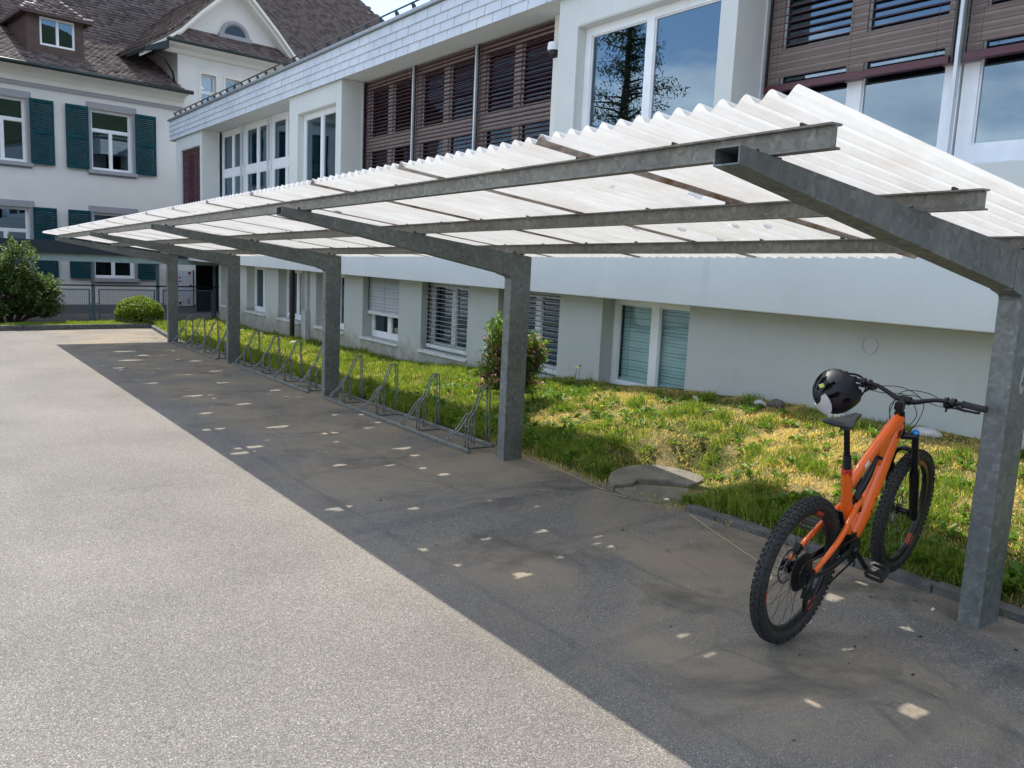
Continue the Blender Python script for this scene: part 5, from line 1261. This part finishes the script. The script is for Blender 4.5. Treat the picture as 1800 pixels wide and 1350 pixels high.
    for s in (-1, 1):
        m = MB(); y0, y1 = (-.056, -.078) if s < 0 else (.056, .078); d = cr if s < 0 else -cr
        loft(m, [bb+Vector((0, y0, 0))-d*.06, bb+Vector((0, (y0+y1)/2, 0))+d*.5*0.5, bb+Vector((0, y1, 0))+d*1.05], [(.016, .020), (.011, .015), (.010, .014)], 12)
        m.tube([bb+Vector((0, y0*.8, 0)), bb+Vector((0, y0*1.25, 0))], .022, 14); cm = m.build('crank_arm', 'black_metal', B, smooth=True)
        pc = bb+d+Vector((0, s*.140, 0)); m = MB()
        ax1 = Vector((.90, .0, -.25*s*-1)).normalized(); ax1 = Vector((.84, 0, .54)) if s < 0 else Vector((.80, 0, .60)); nz = Vector((-ax1.z, 0, ax1.x)); ey = Vector((0, 1, 0))
        m.tube([bb+d+Vector((0, s*.075, 0)), pc+ey*s*.045], .0065, 10)
        hw, hl, hz = .050, .050, .0085
        for q in (-1, 1):
            m.obox(pc+ax1*q*(hw-.006), ax1, .006, ey, hl-.010, nz, hz); m.obox(pc+ey*q*(hl-.006), ax1, hw-.010, ey, .006, nz, hz)
            m.obox(pc+ax1*q*.018, ax1, .0045, ey, hl-.010, nz, hz*.8)
            for w_ in (-1, 1):
                m.obox(pc+ax1*q*(hw-.012)+ey*w_*(hl-.012), (ax1*q+ey*w_).normalized(), .0085, (ax1*q-ey*w_).normalized(), .006, nz, hz)
                for zz in (-1, 1):
                    for k_ in (-.5, .5): m.tube([pc+ax1*q*(hw-.006)+ey*k_*.05+nz*zz*hz, pc+ax1*q*(hw-.006)+ey*k_*.05+nz*zz*(hz+.004)], .0018, 5)
        m.obox(pc, ax1, .010, ey, hl-.004, nz, hz)
        m.build('pedal', 'black_plastic', cm, bevel=.0015)
    m = MB(); b_ = -.046; R1 = .0645
    up_ = [(bb.x+.005, -.051, bb.z+R1)]+[(bb.x-.10*i, -.051+.002*i, bb.z+R1-.002+.0015*i) for i in range(1, 4)]+[(.03, b_, RR+.058), (0, b_, RR+.062)]
    def band(path, w_=.0035, h_=.0045):
        path = [Vector(p) for p in path]
        L_ = 0; k = 0
        for i in range(len(path)-1):
            a, b = path[i], path[i+1]; d = b-a; nseg = max(1, int(d.length/.0127)); e = d.normalized(); sd_ = Vector((0, 1, 0)); n_ = e.cross(sd_).normalized()
            for q in range(nseg):
                c = a+d*((q+.5)/nseg); k += 1; m.obox(c, e, .0058, sd_, w_ if k % 2 else w_*.65, n_, h_)
    arc = lambda cx, cz, r, a0, a1, y, n: [(cx+r*math.cos(R(a)), y, cz+r*math.sin(R(a))) for a in np.linspace(a0, a1, n)]
    band(up_); band(arc(bb.x, bb.z, R1, 90, -80, -.051, 12)); band(arc(0, RR, .062, 90, 250, b_, 12))
    band([(bb.x+.01, -.051, bb.z-R1), (.20, -.055, .235), (.045, -.062, .185)]); band([(-.02, b_, RR-.058), (.01, -.058, .275)]); band([(.01, -.058, .275), (-.01, -.062, .235), (.02, -.062, .19)])
    m.build('chain', 'dark_steel', B)
    m = MB(); m.tube([(0, -.076, .36), (-.035, -.085, .335), (-.045, -.088, .30)], .014, 10, rs=[.014, .016, .014]); m.obox((-.02, -.078, .285), (1, 0, -.2), .030, (0, 1, 0), .016, (.2, 0, 1), .024)
    for s in (-.006, .006): m.hexa([(-.015, -.062+s, .285), (.010, -.062+s, .290), (.010, -.060+s, .290), (-.015, -.060+s, .285), (.005, -.062+s, .175), (.030, -.062+s, .170), (.030, -.060+s, .170), (.005, -.060+s, .175)])
    for c in ((.0, .275), (.02, .185)): m.prism([(c[0]+(.019 if k % 2 else .016)*math.cos(k*math.pi/11), c[1]+(.019 if k % 2 else .016)*math.sin(k*math.pi/11)) for k in range(22)], lambda p, q: (p[0], q, p[1]), -.064, -.059)
    m.build('derailleur', 'black_metal', B, auto=40, bevel=.001)
    m = MB(); m.obox((.075, .052, .435), (.8, 0, .6), .026, (0, 1, 0), .016, (-.6, 0, .8), .018); m.build('brake_caliper', 'black_metal', B, bevel=.004)
    # marks on the frame
    m = MB()
    for k, (a, c_, l_) in enumerate(((.838, .918, .010), (.828, .905, .013), (.820, .890, .012))): m.obox((a, -.0335, c_), (.9, .0, .42), l_, (0, 1, 0), .0012, (-.42, 0, .9), .0042)
    m.obox((.829, -.0335, .904), (.42, 0, -.9), .020, (0, 1, 0), .0014, (.9, 0, .42), .004)
    for (a, c_) in ((.655, .585), (.625, .525)): m.tube([(a, -.0415, c_), (a, -.0450, c_)], .0055, 10)
    m.build('frame_mark', 'black_decal', fr)
    m = MB(); m.obox((.515, -.0240, .797), (.8, 0, .58), .020, (0, 1, 0), .0018, (-.58, 0, .8), .009); m.build('frame_sticker', 'white_decal', fr)
bike_parts()

# ---------------------------------------------------------------- helmet
CR = Vector((.817549, -.574016, .046040)); CF = Vector((.574089, .806160, -.143276)); CU = Vector((.045127, .143567, .988611))
def helmet():
    grip = BM @ Vector((.905, .345, 1.108))
    c = grip - CR*.040 - CU*.075 + CF*.01
    t = empty('bicycle_helmet', c, label='black and white bicycle helmet hanging from the left handlebar grip', cat='helmet')
    # local axes: pole = crown, pointing to the left of the picture and a little down
    px = (-CR*.90-CU*.34-CF*.25).normalized(); py = (CU*.92-CR*.36).normalized(); py = (py-px*py.dot(px)).normalized(); pz = px.cross(py)
    t.matrix_world = Matrix(((py.x, pz.x, px.x, c.x), (py.y, pz.y, px.y, c.y), (py.z, pz.z, px.z, c.z), (0, 0, 0, 1))) @ Matrix.Scale(1.03, 4)
    nu, nv = 72, 30
    def surf(i, j, k=1.):
        p = 2*math.pi*i/nu; th_ = R(4+112*j/nv)
        rib = 1+.022*max(0, math.cos(p*3))**6*(math.sin(th_)**2)
        x = .122*math.sin(th_)*math.cos(p)*rib; y = .098*math.sin(th_)*math.sin(p)*rib; z = .130*math.cos(th_)
        if th_ > R(90): x *= 1-.10*(th_-R(90)); y *= 1-.05*(th_-R(90))
        # lower edge sweeps deeper over the nape
        if j > nv*.7: z -= .035*((j-nv*.7)/(nv*.3))*(.5-.5*math.cos(p))
        return (x*k, y*k, z*k)
    def vent(i, j):
        p = (360*i/nu) % 360; th_ = 4+112*j/nv
        for pc, w_, t0, t1 in ((30, 9, 22, 66), (62, 8, 30, 74), (95, 8, 34, 70), (150, 10, 26, 60), (185, 8, 40, 80), (215, 9, 24, 60), (268, 8, 34, 70), (300, 8, 30, 74), (332, 9, 22, 66), (0, 8, 30, 84), (120, 7, 66, 90), (242, 7, 66, 90)):
            dp = (p-pc+180) % 360-180; mid = (t0+t1)/2; h_ = (t1-t0)/2
            if (dp/w_)**2+((th_-mid)/h_)**2 < 1: return True
        return False
    m = MB(); k0 = {}
    vs = [surf(i, j) for j in range(nv+1) for i in range(nu)]+[surf(i, j, .94) for j in range(nv+1) for i in range(nu)]; off = (nv+1)*nu; fs = []
    keep = [[not vent(i+.5, j+.5) for i in range(nu)] for j in range(nv)]
    for j in range(nv):
        for i in range(nu):
            if not keep[j][i]: continue
            a, b, c_, d = j*nu+i, j*nu+(i+1) % nu, (j+1)*nu+(i+1) % nu, (j+1)*nu+i
            fs += [(a, b, c_, d), (off+d, off+c_, off+b, off+a)]
            for (dj, di, e) in ((-1, 0, (a, b)), (1, 0, (c_, d)), (0, 1, (b, c_)), (0, -1, (d, a))):
                jj, ii = j+dj, (i+di) % nu
                if jj < 0 or jj >= nv or not keep[jj][ii]: fs.append((e[1], e[0], off+e[0], off+e[1]))
    m.add(vs, fs); m.build('shell', 'helmet_black', t, auto=45)
    m = MB(); vs = [surf(i, j, .90) for j in range(nv+1) for i in range(nu)]+[surf(i, j, .78) for j in range(nv+1) for i in range(nu)]
    keep2 = lambda j, i: not (vent(i+.5, j+.5) and (i//6) % 2 == 0)
    fs = []
    for j in range(nv):
        for i in range(nu):
            if not keep2(j, i): continue
            a, b, c_, d = j*nu+i, j*nu+(i+1) % nu, (j+1)*nu+(i+1) % nu, (j+1)*nu+i; fs += [(a, b, c_, d), (off+d, off+c_, off+b, off+a)]
    m.add(vs, fs); m.build('liner', 'foam', t)
    # white peak wrapped round the crown side that faces left
    m = MB(); A = np.linspace(R(105), R(285), 24); vs = []
    for a in A:
        e = math.sin((a-A[0])/(A[-1]-A[0])*math.pi)
        for (th_, k) in ((R(24-13*e), 1.01), (R(24-13*e), 1.04), (R(37+10*e), 1.10), (R(37+10*e), 1.02)):
            vs.append((.122*k*math.sin(th_)*math.cos(a), .098*k*math.sin(th_)*math.sin(a), .130*k*math.cos(th_)))
    n = len(A); fs = [(4*i+q, 4*i+(q+1) % 4, 4*i+4+(q+1) % 4, 4*i+4+q) for i in range(n-1) for q in range(4)]+[(0, 1, 2, 3), (4*n-4, 4*n-3, 4*n-2, 4*n-1)]
    m.add(vs, fs); m.build('peak', 'helmet_white', t, auto=50)
    m = MB(); m.obox(surf(64, 10, 1.02), (1, 0, 0), .010, (0, 1, 0), .012, (0, 0, 1), .010); m.build('brand_plate', 'yellow', t, bevel=.004)
    m = MB()
    q = lambda a, b, c_: (a, b, c_)
    m.tube(smooth_path([(.09, .05, -.02), (.05, .075, -.10), (-.01, .06, -.155), (-.02, .0, -.17), (-.01, -.06, -.155), (.05, -.075, -.10), (.09, -.05, -.02)], 6), .006, 6, rs=None)
    m.tube(smooth_path([(-.09, .05, -.04), (-.05, .07, -.11), (-.01, .06, -.155)], 6), .005, 6); m.tube(smooth_path([(-.09, -.05, -.04), (-.05, -.07, -.11), (-.01, -.06, -.155)], 6), .005, 6)
    m.build('strap', 'black_plastic', t, smooth=True)
    m = MB()
    for (a, b) in ((.5, .0), (-.4, .4), (-.4, -.4)): m.obox((a*.12, b*.12, -.055), (1, 0, 0), .020, (0, 1, 0), .018, (0, 0, 1), .05)
    m.build('cheek_pad', 'foam', t, bevel=.01)
helmet()

# ---------------------------------------------------------------- light, sky, camera
EL = 57.; SUNDIR = Vector((.006, -math.cos(R(EL)), -math.sin(R(EL)))).normalized()   # the way the light travels
sd = bpy.data.lights.new('sun', 'SUN'); sd.energy = 4.0; sd.angle = R(.53); sd.color = (1, .94, .83)
so = bpy.data.objects.new('sun', sd); COL.objects.link(so); so.rotation_euler = SUNDIR.to_track_quat('-Z', 'Y').to_euler()
w = bpy.data.worlds.new('World'); SC.world = w; w.use_nodes = True; nt = w.node_tree; nt.nodes.clear()
out = nt.nodes.new('ShaderNodeOutputWorld'); bg = nt.nodes.new('ShaderNodeBackground'); bg.inputs[1].default_value = .15
sky = nt.nodes.new('ShaderNodeTexSky'); sky.sky_type = 'NISHITA'; sky.sun_disc = False; sky.sun_elevation = R(EL); sky.sun_rotation = 0.; sky.air_density = 1.; sky.dust_density = .3; sky.ozone_density = 1.2
tc = nt.nodes.new('ShaderNodeTexCoord'); mp = nt.nodes.new('ShaderNodeMapping'); mp.inputs['Scale'].default_value = (1, 1, 2.6); mp.inputs['Location'].default_value = (1.3, 9.1, .6); nt.links.new(tc.outputs['Generated'], mp.inputs[0])
c1 = noise(nt, mp.outputs[0], 2.3, 9, .58, .35); cm = ramp(nt, c1, [(.48, 0), (.60, 1)]); shade = ramp(nt, noise(nt, mp.outputs[0], 5., 5), [(.3, (5.5, 6., 6.8)), (.7, (13., 13., 13.))])
col = mixc(nt, math_(nt, 'MULTIPLY', cm, .8), sky.outputs[0], shade); nt.links.new(col, bg.inputs[0]); nt.links.new(bg.outputs[0], out.inputs[0])
cd = bpy.data.cameras.new('camera'); cam = bpy.data.objects.new('camera', cd); COL.objects.link(cam)
cd.sensor_width = 36; cd.lens = 36*1461.3265/1800; cd.clip_end = 2000; cd.clip_start = .05
cam.matrix_world = Matrix(((CR.x, CU.x, -CF.x, 0), (CR.y, CU.y, -CF.y, 0), (CR.z, CU.z, -CF.z, 1.7), (0, 0, 0, 1)))
SC.camera = cam
SC.view_settings.view_transform = 'Standard'; SC.view_settings.look = 'None'; SC.view_settings.gamma = 1; SC.view_settings.exposure = 1.0
SC.cycles.max_bounces = 8; SC.cycles.transparent_max_bounces = 24
